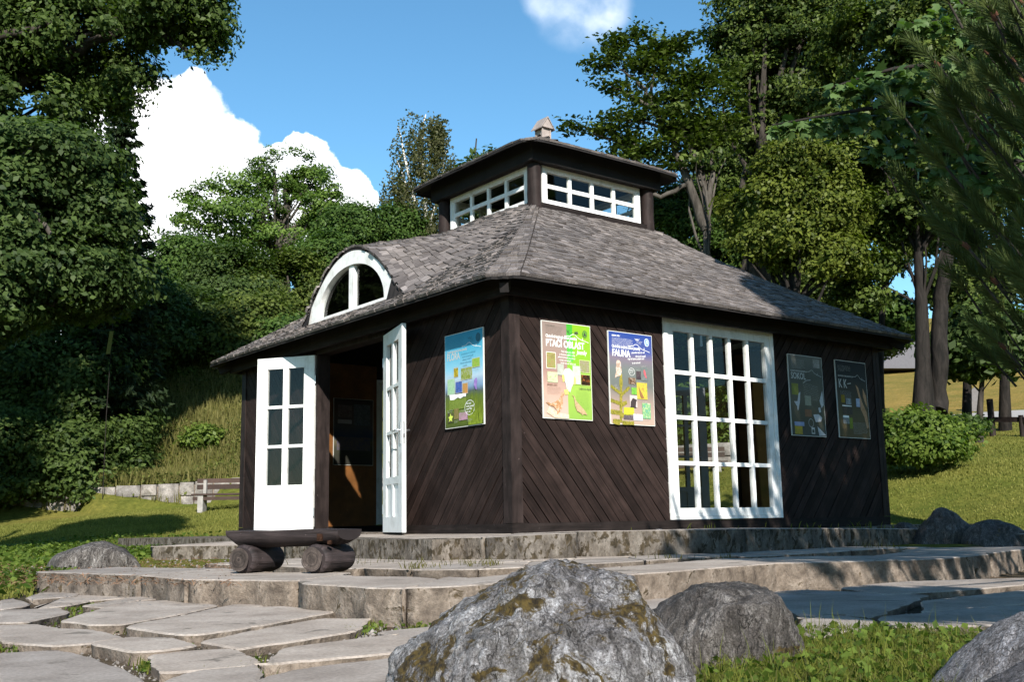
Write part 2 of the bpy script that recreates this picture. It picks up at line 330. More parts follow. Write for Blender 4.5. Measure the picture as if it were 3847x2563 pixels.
# ---------------------------------------------------------------- roof
EA=.39; AX,AY=L/2+EA,W/2+EA                    # half plan of the eaves
def zroof(t): return 2.27+.60*t+.03*t*t
OH=.11
def smax(a,b,k):
    h=max(0.,min(1.,.5+.5*(a-b)/k)); return b+(a-b)*h+k*h*(1-h)
def hump(xi,dy,z):                             # xi: distance inwards from the wall plane, dy: from the door axis
    s=abs(dy)/(1.14+.42*xi); p=1-s*s
    if s>1.7: return z
    h=2.49+.765*p+.26*xi if p>0 else 2.50+.26*xi*(1-min(1,-p))+1.25*p
    return smax(z,h,.20+.22*max(0,xi))
def zmain(x,y,over=True):
    """roof surface height; x,y from the centre"""
    t=min(AX-abs(x),AY-abs(y)); c=(AX+AY-.20-(abs(x)+abs(y)))*.7071
    t2=min(t,c+.14*0+.0); z=zroof(max(0,t)) if t<=c*1.4142 else zroof(max(0,(t+c*1.2)/2.2))
    xi=(AX-EA)-abs(x)
    if xi>-.055 and abs(y)<1.6: z=hump(max(xi,0),y,z)
    return z
def shingle_roof(ax,ay,t1,dt,ch0,ch1,zf,first,name,parent,lay=.012,wmin=.07,wmax=.13,hold=.24,droop=0):
    mb=MB(); ts=[-.0]*1; ts=[0,.018,.036]
    while ts[-1]<t1: ts.append(ts[-1]+dt)
    def loop(t):
        A,B=ax-t,ay-t; c=max(.02,ch0+(ch1-ch0)*t/t1)
        return A,B,c
    def seg(t,k):                              # 8 segments: 4 sides, 4 chamfers
        A,B,c=loop(t)
        P=[(-A+c,-B),(A-c,-B),(A,-B+c),(A,B-c),(A-c,B),(-A+c,B),(-A,B-c),(-A,-B+c)]
        return P[k],P[(k+1)%8]
    for i,t in enumerate(ts):
        tu=min(t+hold,t1+.12)
        for k in range(8):
            a,b=seg(t,k); ua,ub=seg(tu,k); ln=math.dist(a,b); s=-random.uniform(0,.08) if k%2==0 else 0; nfine=max(1,int(ln/.01))
            # arc length along the surface
            pts=[(a[0]+(b[0]-a[0])*j/nfine,a[1]+(b[1]-a[1])*j/nfine) for j in range(nfine+1)]
            zs=[zf(p[0],p[1],t) for p in pts]; cum=[0]
            for j in range(nfine): cum.append(cum[-1]+math.hypot(math.dist(pts[j],pts[j+1]),zs[j+1]-zs[j]))
            tot=cum[-1]; cuts=[0]
            while cuts[-1]<tot: cuts.append(cuts[-1]+random.uniform(wmin,wmax))
            cuts[-1]=tot
            if len(cuts)>2 and cuts[-1]-cuts[-2]<.03: cuts.pop(-2)
            j=0; dirx=(b[0]-a[0])/max(ln,1e-6); diry=(b[1]-a[1])/max(ln,1e-6)
            ulen=math.dist(ua,ub)
            for ci in range(len(cuts)-1):
                fr=[]
                for sarc in (cuts[ci],cuts[ci+1]):
                    import bisect
                    q=min(nfine-1,max(0,bisect.bisect_right(cum,sarc)-1)); f=(sarc-cum[q])/max(1e-9,cum[q+1]-cum[q]); fr.append((q+min(1,f))/nfine)
                if fr[1]-fr[0]<1e-4: continue
                lo=random.uniform(-.017,.020) if i>2 else random.uniform(-.008,.004); th=lay*random.uniform(.75,1.5); r=random.random()
                gap=.0016/max(ln,.1); fr=[fr[0]+gap,fr[1]-gap]
                P=[]
                for e in (0,1):
                    x=a[0]+(b[0]-a[0])*fr[e]; y=a[1]+(b[1]-a[1])*fr[e]
                    if k%2==0:                  # same position along the side, clamped to the shorter upper course
                        d=((x-ua[0])*dirx+(y-ua[1])*diry); d=max(0,min(ulen,d)); ux=ua[0]+dirx*d; uy=ua[1]+diry*d
                    else: ux=ua[0]+(ub[0]-ua[0])*fr[e]; uy=ua[1]+(ub[1]-ua[1])*fr[e]
                    lx=x-(ux-x)*lo/hold; ly=y-(uy-y)*lo/hold
                    P.append((lx,ly,zf(x,y,t)-(lo*.6 if lo>0 else lo*.6))); P.append((ux,uy,zf(ux,uy,tu,x) if zf is zf_main else zf(ux,uy,tu)))
                (x0,y0,z0),(X0,Y0,Z0),(x1,y1,z1),(X1,Y1,Z1)=P
                # normal of the shingle
                va=Vector((x1-x0,y1-y0,z1-z0)); vb=Vector((X0-x0,Y0-y0,Z0-z0)); nn=va.cross(vb)
                if nn.length<1e-9: continue
                nn.normalize(); nn=-nn if nn.z<0 else nn
                up=.010+th; warp=random.uniform(-.006,.007)
                V=[Vector((x0,y0,z0))+nn*up,Vector((x1,y1,z1))+nn*(up+warp),Vector((X1,Y1,Z1))+nn*.004,Vector((X0,Y0,Z0))+nn*.004,
                   Vector((x0,y0,z0))+nn*.001,Vector((x1,y1,z1))+nn*.001]
                w=(va).length; hh=vb.length; ju=random.uniform(0,30)
                uv=[(0+ju,0+ju),(0+ju,w+ju),(hh+ju,w+ju),(hh+ju,ju),(ju,ju),(ju,w+ju)]
                mb.add([v+first for v in V],[(0,1,2,3),(4,5,1,0),(5,2,1),(4,0,3)],0,uv,r)
    return mb.build(name,[M_['shingle']],parent)
ctr=Vector((XC,YC,0))
def zf_main(x,y,t,low=None):
    z=zroof(t)
    xi=(AX-EA)-abs(x)
    if low is not None and (AX-EA)-abs(low)<=-OH: return z
    if xi>-OH and abs(y)<2.2 and abs(x)>.9 and (AX-abs(x))<(AY-abs(y))+.02: z=hump(max(xi,0),y,z)
    return z
roof=shingle_roof(AX,AY,2.36,.078,.22,.05,zf_main,ctr,'roof',pav,lay=.018,wmin=.05,wmax=.12)
# boarding under the shingles (real underside, with the eyebrow openings left free)
def deck(name,zfun,ax,ay,inner,mat,parent,off=(-.004,-.03),step=.07,ch=.2):
    xs=np.arange(-ax,ax+1e-6,2*ax/round(2*ax/step)); ys=np.arange(-ay,ay+1e-6,2*ay/round(2*ay/step)); mb=MB()
    wallx=AX-EA
    def edges(arr,extra):
        return sorted(set([round(float(v),4) for v in arr if all(abs(v-e)>.02 for e in extra)]+extra))
    if name=='roof_boards': xs=edges(xs,[-wallx+.0,wallx,-wallx-OH-.001,wallx+OH+.001]+[-inner,inner]); ys=edges(ys,[-inner,inner])
    else: xs=list(xs); ys=list(ys)
    for i in range(len(xs)-1):
        for j in range(len(ys)-1):
            cx,cy=(xs[i]+xs[i+1])/2,(ys[j]+ys[j+1])/2
            if inner>0 and abs(cx)<inner and abs(cy)<inner: continue
            if abs(cx)+abs(cy)>ax+ay-ch: continue
            q=[(xs[i],ys[j]),(xs[i+1],ys[j]),(xs[i+1],ys[j+1]),(xs[i],ys[j+1])]
            e=1e-4; qq=[(x+(cx-x)*e*10,y+(cy-y)*e*10) for x,y in q]
            zz=[zfun(*p) for p in qq]
            if max(zz)-min(zz)>.35 and name=='roof_boards' and abs(abs(cx)-wallx-OH)<.05: continue
            top=[(q[k][0],q[k][1],zz[k]+off[0]) for k in range(4)]; bot=[(q[k][0],q[k][1],zz[k]+off[1]) for k in range(4)]
            mb.add(top+bot,[(0,1,2,3),(7,6,5,4),(0,4,5,1),(1,5,6,2),(2,6,7,3),(3,7,4,0)],0)
    mb.v=[(v[0]+XC,v[1]+YC,v[2]) for v in mb.v]
    return mb.build(name,mat,parent)
def zdeck(x,y):
    t=min(AX-abs(x),AY-abs(y)); t=min(t,(AX+AY-abs(x)-abs(y)-max(.03,.22-.07*t))/2); return zf_main(x,y,max(0,t))
deck('roof_boards',zdeck,AX-.012,AY-.012,.93,M_['cabin_dark'],roof)

for sx in (-1,1):                               # apron courses under the dormer windows
    mb=MB()
    for t_ in (.27,.31,.355):
        y=-1.12+random.uniform(0,.05)
        while y<1.12:
            w_=random.uniform(.07,.13); x=sx*(AX-t_); x2=sx*(AX-min(.42,t_+.10)); a=[(XC+x,YC+y,zroof(t_)+.020),(XC+x,YC+y+w_-.003,zroof(t_)+.022),(XC+x2,YC+y+w_-.003,zroof(t_+.1)+.006),(XC+x2,YC+y,zroof(t_+.1)+.006),(XC+x,YC+y,zroof(t_)),(XC+x,YC+y+w_-.003,zroof(t_))]
            j=random.uniform(0,30); mb.add(a,[(0,1,2,3),(4,5,1,0)],0,[(j,j),(j,j+w_),(j+.1,j+w_),(j+.1,j),(j,j),(j,j+w_)],random.random()); y+=w_
    mb.build('dormer_apron',[M_['shingle']],roof)
# ---------------------------------------------------------------- eyebrow dormer windows over both doors
def dormer(side):
    sx=-1 if side=='w' else 1
    X=lambda d:( -d if sx<0 else L+d)          # d: outwards from the wall plane
    n=36
    def outer(u): s=u/1.155; return 2.478+.765*(1-s*s)
    us=[-1.15+2.30*i/n for i in range(n+1)]
    def inner(u): s=min(1,abs(u)/.765); return 2.548+.515*math.sqrt(max(0,1-s*s))
    ui=[-.765*math.cos(math.pi*i/n) for i in range(n+1)]
    out=[(u,outer(u)) for u in us]; inn=[(u,inner(u)) for u in ui]
    mb=MB()
    def face(d,flip):
        vs=[(X(d),YC+a,b) for a,b in out]+[(X(d),YC+a,b) for a,b in inn]; k=n+1
        fs=[(i,i+1,k+i+1,k+i) for i in range(n)]; fs.append((0,k,k+n,n)); 
        mb.add(vs,[f[::-1] if flip else f for f in fs],0)
    face(.028,sx>0); face(-.05,sx<0)
    k=n+1
    a=[(X(.028),YC+p,q) for p,q in inn]; b=[(X(-.05),YC+p,q) for p,q in inn]
    mb.add(a+b,[(i,i+1,k+i+1,k+i) for i in range(n)]+[(0,k,k+n,n)],0,None,.5,True)
    a=[(X(.028),YC+p,q) for p,q in out]; b=[(X(-.05),YC+p,q) for p,q in out]
    mb.add(a+b,[(i,k+i,k+i+1,i+1) for i in range(n)],0)
    x0,x1=sorted((X(.006),X(-.045)))
    fr=mb.build('dormer_window',M_['white'],pav)
    MB().box((x0,YC-.055,2.545),(x1,YC+.055,3.058)).build('mullion',M_['white'],fr)
    g=MB(); g.add([(X(-.03),YC+p,q) for p,q in inn],[tuple(range(n+1))]); g.build('pane',M_['glass'],fr)
dormer('w'); dormer('e')

# ---------------------------------------------------------------- big many-paned windows
def pane_window(place,s0,s1,z0,z1,stile,rails,ncol,name='window',bar=.042,dep=.05,proud=.02,glass=True,parent=pav):
    """rails: (bottom, [bars], top) z values of the glass edges; place(s,z,out)"""
    mb=MB()
    def bx(a,b,c,d,o0,o1,r=.5):
        P=[place(s,z,o) for o in (o0,o1) for s,z in ((a,c),(b,c),(b,d),(a,d))]
        mb.add(P,[(0,1,2,3),(7,6,5,4),(0,4,5,1),(1,5,6,2),(2,6,7,3),(3,7,4,0)],0,None,r)
    g0,bars,g1=rails
    fo=.055                                    # outer frame, then the sash a little deeper
    bx(s0,s0+fo,z0,z1,proud,-.10); bx(s1-fo,s1,z0,z1,proud,-.10); bx(s0+fo,s1-fo,z1-fo,z1,proud,-.10); bx(s0+fo,s1-fo,z0,z0+.03,proud,-.10)
    a,b=s0+fo+.002,s1-fo-.002; o0,o1=proud-.012,proud-.012-dep
    bx(a,s0+stile,z0+.032,z1-fo-.002,o0,o1); bx(s1-stile,b,z0+.032,z1-fo-.002,o0,o1)
    bx(s0+stile,s1-stile,g1,z1-fo-.002,o0,o1); bx(s0+stile,s1-stile,z0+.032,g0,o0,o1)
    w=(s1-s0-2*stile); 
    for i in range(1,ncol):
        c=s0+stile+w*i/ncol; bx(c-bar/2,c+bar/2,g0,g1,o0-.003,o1+.003)
    for c in bars: 
        for i in range(ncol):
            l=s0+stile+w*i/ncol+(bar/2 if i else 0); r_=s0+stile+w*(i+1)/ncol-(bar/2 if i<ncol-1 else 0); bx(l,r_,c-bar/2,c+bar/2,o0-.006,o1+.006)
    fr=mb.build(name,M_['white'],parent)
    if glass:
        P=[place(s,z,o0-dep*.55) for s,z in ((s0+stile,g0),(s1-stile,g0),(s1-stile,g1),(s0+stile,g1))]
        MB().add(P,[(0,1,2,3)]).build('pane',M_['glass'],fr)
    return fr
RAIL=(.205,[.665,1.141,1.615],2.052)
pane_window(S_,WX0,WX1,.09,2.19,.145,RAIL,5)
pane_window(N_,WX0,WX1,.09,2.19,.145,RAIL,5)
for pl in (S_,N_):
    P=[pl(s,z,o) for o in (-.02,-.1) for s,z in ((WX0,2.192),(WX1,2.192),(WX1,2.27),(WX0,2.27))]
    MB().add(P,[(0,1,2,3),(7,6,5,4),(0,4,5,1),(1,5,6,2),(2,6,7,3),(3,7,4,0)]).build('window_lintel',M_['cabin_dark'],pav)

# ---------------------------------------------------------------- door leaves
def leaf(hx,hy,fx,fy,style,place_side,handle=False,mat='white'):
    """leaf from hinge (hx,hy) towards free edge (fx,fy), width .79; place_side: sign of the face that carries panels"""
    d=Vector((fx-hx,fy-hy,0)).normalized(); nn=Vector((-d.y,d.x,0))*place_side; w=.79; th=.042; mb=MB(); H=2.105; zb=.012
    P=lambda s,z,o: Vector((hx,hy,0))+d*s+nn*o+Vector((0,0,z))
    def bx(a,b,c,e,o0,o1,m=0):
        V=[P(s,z,o) for o in (o0,o1) for s,z in ((a,c),(b,c),(b,e),(a,e))]
        mb.add(V,[(0,1,2,3),(7,6,5,4),(0,4,5,1),(1,5,6,2),(2,6,7,3),(3,7,4,0)],m)
    st=.145; gl=[(1.53,1.98),(1.055,1.495),(.575,1.02)]; bar=.07; c=w/2
    bx(.004,st,zb,zb+H,0,-th); bx(w-st,w,zb,zb+H,0,-th); bx(st,w-st,1.98,zb+H,0,-th)
    if style=='panel':
        bx(st,w-st,zb,.17,0,-th); bx(st,w-st,.50,.575,0,-th); bx(c-bar/2,c+bar/2,.17,.50,0,-th); bx(st,c-bar/2,.17,.50,-.014,-.030); bx(c+bar/2,w-st,.17,.50,-.014,-.030)
    else:
        bx(st,w-st,zb,.575,0,-th); bx(st+.01,c-.03,.548,.558,.004,0); bx(c+.03,w-st-.01,.548,.558,.004,0)
    for a,b in ((1.495,1.53),(1.02,1.055)):
        bx(st,c-bar/2,a,b,-.002,-th+.002); bx(c+bar/2,w-st,a,b,-.002,-th+.002)
    bx(c-bar/2,c+bar/2,.575,1.98,-.001,-th+.001)
    o=mb.build('door',M_[mat],pav)
    g=MB(); V=[P(s,z,-.022) for s,z in ((st,.575),(w-st,.575),(w-st,1.98),(st,1.98))]; g.add(V,[(0,1,2,3)]); g.build('pane',M_['glass'],o)
    for z in (1.82,.25): MB().tube([P(-.006,z-.05,-.004),P(-.006,z+.05,-.004)],.009,8).build('hinge',M_['metal'],o)
    if handle:
        h=MB(); h.obox(P(w-.06,1.0,.004),d*.02,nn*.003,Vector((0,0,.11))); h.tube([P(w-.06,1.03,.004),P(w-.06,1.03,.05),P(w-.075,1.03,.055),P(w-.17,1.025,.055)],.009,8)
        h.obox(P(w-.06,1.0,-th-.004),d*.02,nn*.003,Vector((0,0,.11))); h.tube([P(w-.06,1.03,-th-.004),P(w-.06,1.03,-th-.05),P(w-.17,1.03,-th-.055)],.009,8)
        h.build('handle',M_['metal'],o)
        e=MB(); e.obox(P(w+.001,1.0,-th/2),d*.0015,nn*.011,Vector((0,0,.115))); e.build('lock_plate',M_['metal'],o)
        e=MB(); e.obox(P(w+.0028,.97,-th/2),d*.0006,nn*.005,Vector((0,0,.02))); e.build('keyhole',M_['cabin_dark'],o)
    return o
leaf(-.03,2.20,-.03-.23,1.455,'panel',-1,handle=True)
leaf(-.03,3.78,-.03-.43,4.43,'board',1)
leaf(L+.03,2.20,L+.03+.10,1.42,'panel',1,handle=True,mat='greypaint')
leaf(L+.03,3.78,L+.03+.735,3.66,'panel',1,mat='greypaint')

# ---------------------------------------------------------------- lantern on top
q=.965
for sx in (-1,1):
    for sy in (-1,1):
        mb=MB(); x,y=XC+sx*q,YC+sy*q; ps=[(x+.004*math.sin(k),y+.004*math.cos(k*1.7),3.55+k*.118) for k in range(9)]
        mb.tube(ps,[.088,.086,.087,.086,.087,.085,.086,.085,.085],20); mb.build('lantern_post',M_['beam'],pav)
cup=MB(); ring(cup,.0,.05,3.62,3.925,XC-q,YC-q,XC+q,YC+q); cup.build('lantern_sill',M_['beamh'],pav)
cup=MB(); ring(cup,.0,.05,4.425,4.50,XC-q,YC-q,XC+q,YC+q); cup.build('lantern_head',M_['beam'],pav)
def LP(side):
    return {'s':lambda s,z,o:(XC+s,YC-q-o,z),'n':lambda s,z,o:(XC+s,YC+q+o,z),'w':lambda s,z,o:(XC-q-o,YC+s,z),'e':lambda s,z,o:(XC+q+o,YC+s,z)}[side]
for sd in 'swne':
    pane_window(LP(sd),-.835,.835,3.93,4.42,.085,(4.0,[4.175],4.35),4,'lantern_window',bar=.05,dep=.04,proud=.0)
HX=1.33
def zcup(t,x=0,y=0):
    k=min(abs(x),abs(y))/HX; return 4.585+.485*t-.07*max(0,k-.55)**1.5
cr=shingle_roof(HX,HX,1.26,.105,.16,.02,lambda x,y,t:zcup(t,x,y),ctr,'lantern_roof',pav,lay=.010,hold=.22)
mb=MB(); 
for k in range(4):                              # closing boards at the apex
    a=k*math.pi/2; mb.add([ctr+Vector((0,0,5.235)),ctr+Vector((.22*math.cos(a)*1.414,.22*math.sin(a)*1.414,5.13)),ctr+Vector((.22*math.cos(a+math.pi/2)*1.414,.22*math.sin(a+math.pi/2)*1.414,5.13))],[(0,1,2)],0,None,.5)
mb.build('apex_cap',M_['shingle'],cr)
deck('lantern_boards',lambda x,y:zcup(min(HX-max(abs(x),abs(y)),(2*HX-abs(x)-abs(y)-.1)/2),x,y),HX-.008,HX-.008,0,M_['cabin_dark'],cr,step=.12,ch=.16,off=(-.002,-.028))
mb=MB(); ring(mb,1.10,1.05,4.41,4.66,XC,YC,XC,YC); mb.build('lantern_fascia',M_['cabin_dark'],cr)
mb=MB(); a=1.04
mb.box((XC-a,YC-a,4.505),(XC+a,YC+a,4.52)); mb.build('lantern_ceiling',M_['cabin_dark'],cr)
fin=MB(); 
for i in range(2):
    pass
b=.068; z0=5.17; fx,fy=XC,YC
fin.box((fx-b,fy-b,z0),(fx+b,fy+b,5.365))
for dx,dy in ((-1,-1),(1,-1),(-1,1),(1,1)): fin.box((fx+dx*b-.01,fy+dy*b-.01,z0),(fx+dx*b+.01,fy+dy*b+.01,5.364),0,.8)
fo=fin.build('roof_finial',M_['finial'],pav)
e=.105; zc=5.36; cap=MB()
cap.add([(fx-e,fy-e,zc),(fx+e,fy-e,zc),(fx+e,fy+e,zc),(fx-e,fy+e,zc),(fx,fy-e*.98,zc+.135),(fx,fy+e*.98,zc+.135)],[(0,1,4),(2,3,5),(1,2,5,4),(3,0,4,5),(0,3,2,1)])
cap.add([(fx-e-.012,fy-e-.01,zc-.022),(fx-e-.012,fy+e+.01,zc-.022),(fx,fy+e+.01,zc+.145),(fx,fy-e-.01,zc+.145),(fx-e-.012,fy-e-.01,zc-.006),(fx-e-.012,fy+e+.01,zc-.006),(fx,fy+e+.01,zc+.16),(fx,fy-e-.01,zc+.16)],
        [(0,1,2,3),(4,7,6,5),(0,4,5,1),(3,2,6,7),(0,3,7,4),(1,5,6,2)],0,None,.3)
cap.add([(fx+e+.012,fy-e-.01,zc-.022),(fx+e+.012,fy+e+.01,zc-.022),(fx,fy+e+.01,zc+.145),(fx,fy-e-.01,zc+.145),(fx+e+.012,fy-e-.01,zc-.006),(fx+e+.012,fy+e+.01,zc-.006),(fx+.001,fy+e+.01,zc+.161),(fx+.001,fy-e-.01,zc+.161)],
        [(0,3,2,1),(4,5,6,7),(0,1,5,4),(3,7,6,2),(0,4,7,3),(1,2,6,5)],0,None,.3)
cap.build('finial_cap',M_['finial'],fo)
for a,b in ((-.8,0),(.8,0)):
    pass
# collar beams inside the lantern
mb=MB(); mb.box((.3,YC-.05,2.40),(L-.3,YC+.05,2.52)); mb.box((XC-.05,.3,2.525),(XC+.05,W-.3,2.62)); mb.build('tie_beam',M_['cabin_dark'],pav)
# ================================================================== POSTERS (flat printed boards)
def m_grad(name,stops,noise_amt=.10,ns=6,axis='Z',h=.93,rough=.35,vsplit=None):
    """print colours running up the board"""
    m,nt,out=newmat(name); b=principled(nt,out,.5,.10)
    t=nt.nodes.new('ShaderNodeTexCoord'); sp=nt.nodes.new('ShaderNodeSeparateXYZ'); nt.links.new(t.outputs['Object'],sp.inputs[0])
    n=noi(nt,t.outputs['Object'],ns,5,.65)
    z=math1(nt,'ADD',math1(nt,'DIVIDE',sp.outputs[2],h),math1(nt,'MULTIPLY',math1(nt,'SUBTRACT',n,.5),noise_amt*3))
    c=ramp(nt,stops); nt.links.new(z,c.inputs[0]); k=c.outputs[0]
    if vsplit:
        x0,stops2=vsplit; c2=ramp(nt,stops2); nt.links.new(z,c2.inputs[0])
        s=math1(nt,'GREATER_THAN',sp.outputs[0],x0); k=mixc(nt,k,c2.outputs[0],s)
    nt.links.new(k,b.inputs['Base Color']); return m
def m_pic(name,cols,ns=38):
    m,nt,out=newmat(name); b=principled(nt,out,.5,.1); n=noi(nt,coords(nt,'Object'),ns,6,.7,.8)
    k=len(cols); c=ramp(nt,[(.28+.44*i/(k-1),q) for i,q in enumerate(cols)]); nt.links.new(n,c.inputs[0]); nt.links.new(c.outputs[0],b.inputs['Base Color']); return m
def m_flat(name,c): return m_plain(name,c,.5,.1,nv=.06,ns=30)
PM={}; TEXTS=[]
def pm(name,*cols):
    if name not in PM: PM[name]=m_pic(name,cols) if len(cols)>1 else m_flat(name,cols[0])
    return PM[name]
INKW=m_flat('white_ink',(.82,.82,.80)); INKD=m_flat('dark_ink',(.05,.06,.05)); INKG=m_flat('dim_ink',(.45,.45,.43))
EDGE=m_flat('poster_edge',(.62,.62,.58))
class Poster:
    def __init__(s,base,rz,w,h,back,label,dim=1):
        s.o=empty('poster',base,rz,label=label,cat='poster',group='information posters on the pavilion'); s.w,s.h=w,h; s.k=0; s.dim=dim
        MB().box((0,-.014,0),(w,0,h)).build('board',EDGE,s.o)
        e=.006; MB().add([(e,-.0150,e),(w-e,-.0150,e),(w-e,-.0150,h-e),(e,-.0150,h-e)],[(0,1,2,3)]).build('print',back,s.o)
    def y(s): s.k+=1; return -.0156-.00018*s.k
    def rect(s,x0,z0,x1,z1,mat,name='picture',frame=None):    # fractions of width / height
        w,h=s.w,s.h
        if frame: 
            y=s.y(); e=.004; MB().add([(x0*w-e,y,z0*h-e),(x1*w+e,y,z0*h-e),(x1*w+e,y,z1*h+e),(x0*w-e,y,z1*h+e)],[(0,1,2,3)]).build('picture_border',frame,s.o)
        y=s.y(); return MB().add([(x0*w,y,z0*h),(x1*w,y,z0*h),(x1*w,y,z1*h),(x0*w,y,z1*h)],[(0,1,2,3)]).build(name,mat,s.o)
    def poly(s,shapes,mat,name='picture'):                     # list of polygons in fractions
        mb=MB(); y=s.y()
        for i,p in enumerate(shapes): mb.add([(a*s.w,y-.00001*i,b*s.h) for a,b in p],[tuple(range(len(p)))])
        return mb.build(name,mat,s.o)
    def line(s,pts,t,mat,name='ridge_line'):
        mb=MB(); y=s.y(); t/=2
        for i in range(len(pts)-1):
            a=Vector((pts[i][0]*s.w,pts[i][1]*s.h)); b=Vector((pts[i+1][0]*s.w,pts[i+1][1]*s.h)); d=(b-a).normalized()*t; n=Vector((-d.y,d.x))
            q=[a-d+n,a-d-n,b+d-n,b+d+n]; mb.add([(c.x,y-.00001*i,c.y) for c in q],[(0,1,2,3)])
        return mb.build(name,mat,s.o)
    def small_print(s,x0,z0,x1,rows,dz,mat,t=.0022,slope=0,name='small_print'):
        mb=MB(); y=s.y()
        for r in range(rows):
            x=x0; z=z0-r*dz; xe=x1-(random.random()*.12*(x1-x0) if r<rows-1 else .5*(x1-x0)*random.random())
            while x<xe:
                l=random.uniform(.012,.05); xb=min(xe,x+l); za=(z-(x-x0)*slope)*s.h; zb=(z-(xb-x0)*slope)*s.h
                mb.add([(x*s.w,y,za),(xb*s.w,y,zb),(xb*s.w,y,zb+t),(x*s.w,y,za+t)],[(0,1,2,3)]); x=xb+.008
        return mb.build(name,mat,s.o)
    def text(s,txt,x,z,size,mat,sx=1,bold=0,shear=0,rot=0,name='lettering'):
        cu=bpy.data.curves.new(name,'FONT'); cu.body=txt; cu.size=size; cu.offset=bold; cu.shear=shear; cu.extrude=0; cu.fill_mode='BOTH'; cu.resolution_u=3
        cu.materials.append(mat); t=bpy.data.objects.new(name,cu); COL.objects.link(t); t.parent=s.o; t.location=(x*s.w,s.y(),z*s.h)
        t.rotation_euler=(R(90),-rot,0); t.scale=(sx,1,1); TEXTS.append(t); return t
    def ridge(s,x0,z0,x1,mat):
        P=[(0,.0),(.22,.004),(.34,.026),(.44,.024),(.56,-.008),(.70,-.026),(.745,-.028),(.75,-.004),(.755,-.028),(.86,-.034),(1,-.046)]
        s.line([(x0+(x1-x0)*a,z0+b) for a,b in P],.0045,mat)
    def ellipse(s,x,z,rx,rz,t,mat,name='emblem',n=22,fill=None):
        P=[(x+rx*math.cos(2*math.pi*i/n),z+rz*math.sin(2*math.pi*i/n)) for i in range(n)]
        if fill: s.poly([P],fill,name)
        s.line(P+[P[0]],t,mat,name)
SUB='Chráněná krajinná oblast Jeseníky'
# ---- PTAČÍ OBLAST
tan=[(.0,(.46,.36,.30)),(.25,(.44,.30,.24)),(.5,(.30,.19,.16)),(.75,(.27,.20,.17)),(1,(.22,.17,.15))]
grn=[(.0,(.20,.34,.06)),(.3,(.26,.40,.07)),(.6,(.19,.38,.03)),(1,(.20,.38,.02))]
p=Poster((.369,-.006,1.047),0,.619,.932,m_grad('bird_area_print',tan,.05,5,h=.93,vsplit=(.31,grn)),
  'tan and green poster titled PTAČÍ OBLAST beside the corner post')
p.rect(.50,.60,.62,1-.007,m_grad('green_fade',[(.55,(.10,.42,.06)),(1,(.05,.32,.03))],.02),'print_strip')
p.small_print(.08,.945,.42,9,.0125,INKD,.0015); p.text('PTAČÍ OBLAST',.075,.948,.018,INKD)
p.text(SUB,.075,.832,.040,INKW,.72,.0010); p.ridge(.46,.865,.95,INKW)
p.text('PTAČÍ OBLAST',.075,.742,.094,INKW,.78,.0022)
p.text('Jeseníky',.70,.685,.062,INKW,.62,.0006,.4)
for i,(t_,x) in enumerate((('Ptačí oblast od r. 2004',.38),('je domovem ptáků a zvířat',.34),('jedinečné horské lesy a louky',.31),('v lesích a na loukách',.33),('hnízdí více než 100 druhů',.36))): p.text(t_,x,.690-i*.030,.027,INKW,.68,0,.3,-.02)
for x,nm in ((.53,0),(.69,1),(.855,2)):
    if nm==2: p.ellipse(x+.02,.905,.048,.036,.004,INKD,fill=pm('emblem_green',(.10,.26,.03))); p.poly([[(x-.01,.885),(x+.02,.93),(x+.05,.885)]],INKD,'emblem')
    elif nm==1: p.poly([[(x-.03,.91),(x-.01,.928),(x,.912),(x+.03,.93),(x+.045,.905),(x+.05,.898),(x-.03,.898)]],INKD,'emblem'); p.small_print(x-.03,.89,x+.06,1,.01,INKD)
    else: p.line([(x-.03,.93),(x-.01,.905),(x,.93),(x+.01,.905),(x+.03,.93)],.003,INKD,'emblem'); p.line([(x,.93),(x,.885)],.002,INKD,'emblem'); p.small_print(x+.0,.90,x+.10,2,.012,INKD)
p.rect(.08,.515,.26,.675,pm('p_owl',(.10,.16,.02),(.30,.22,.10),(.12,.30,.03)),frame=INKW)
p.rect(.75,.50,.955,.625,pm('p_lizard',(.16,.28,.05),(.25,.22,.12),(.30,.28,.28)),frame=pm('lightgreen',(.50,.66,.20)))
p.rect(.77,.365,.96,.475,pm('p_crab',(.01,.008,.005),(.03,.015,.008),(.45,.14,.03)),frame=pm('lightgreen',(.50,.66,.20)))
p.rect(.09,.37,.29,.475,pm('p_nest',(.10,.20,.04),(.45,.50,.30),(.55,.50,.35)))
p.rect(.29,.45,.42,.565,pm('p_grey',(.30,.32,.27),(.45,.46,.40)))
p.rect(.60,.37,.76,.56,pm('p_heron',(.35,.42,.30),(.50,.55,.48)))
p.poly([[(.40,.47),(.44,.52),(.53,.53),(.60,.50),(.64,.44),(.62,.38),(.57,.33),(.54,.28),(.47,.30),(.45,.37),(.41,.42)]],pm('p_map',(.36,.42,.38),(.52,.56,.52),(.42,.48,.20)),'map')
for q_ in ([(.38,.45),(.42,.46),(.44,.40),(.40,.38)],[(.62,.45),(.66,.43),(.66,.37),(.61,.36)],[(.42,.30),(.50,.31),(.50,.26),(.43,.25)]): p.poly([q_],pm('p_yellow',(.68,.66,.15)),'map')
p.text('JEŘÁBEK LESNÍ',.08,.335,.027,pm('brownink',(.20,.10,.06)),.7); p.small_print(.08,.32,.36,6,.014,pm('brownink',(.20,.10,.06)),.0015)
p.text('CHŘÁSTAL POLNÍ',.72,.315,.027,INKD,.7); p.small_print(.66,.30,.95,14,.015,pm('greenink',(.12,.25,.05)),.0015)
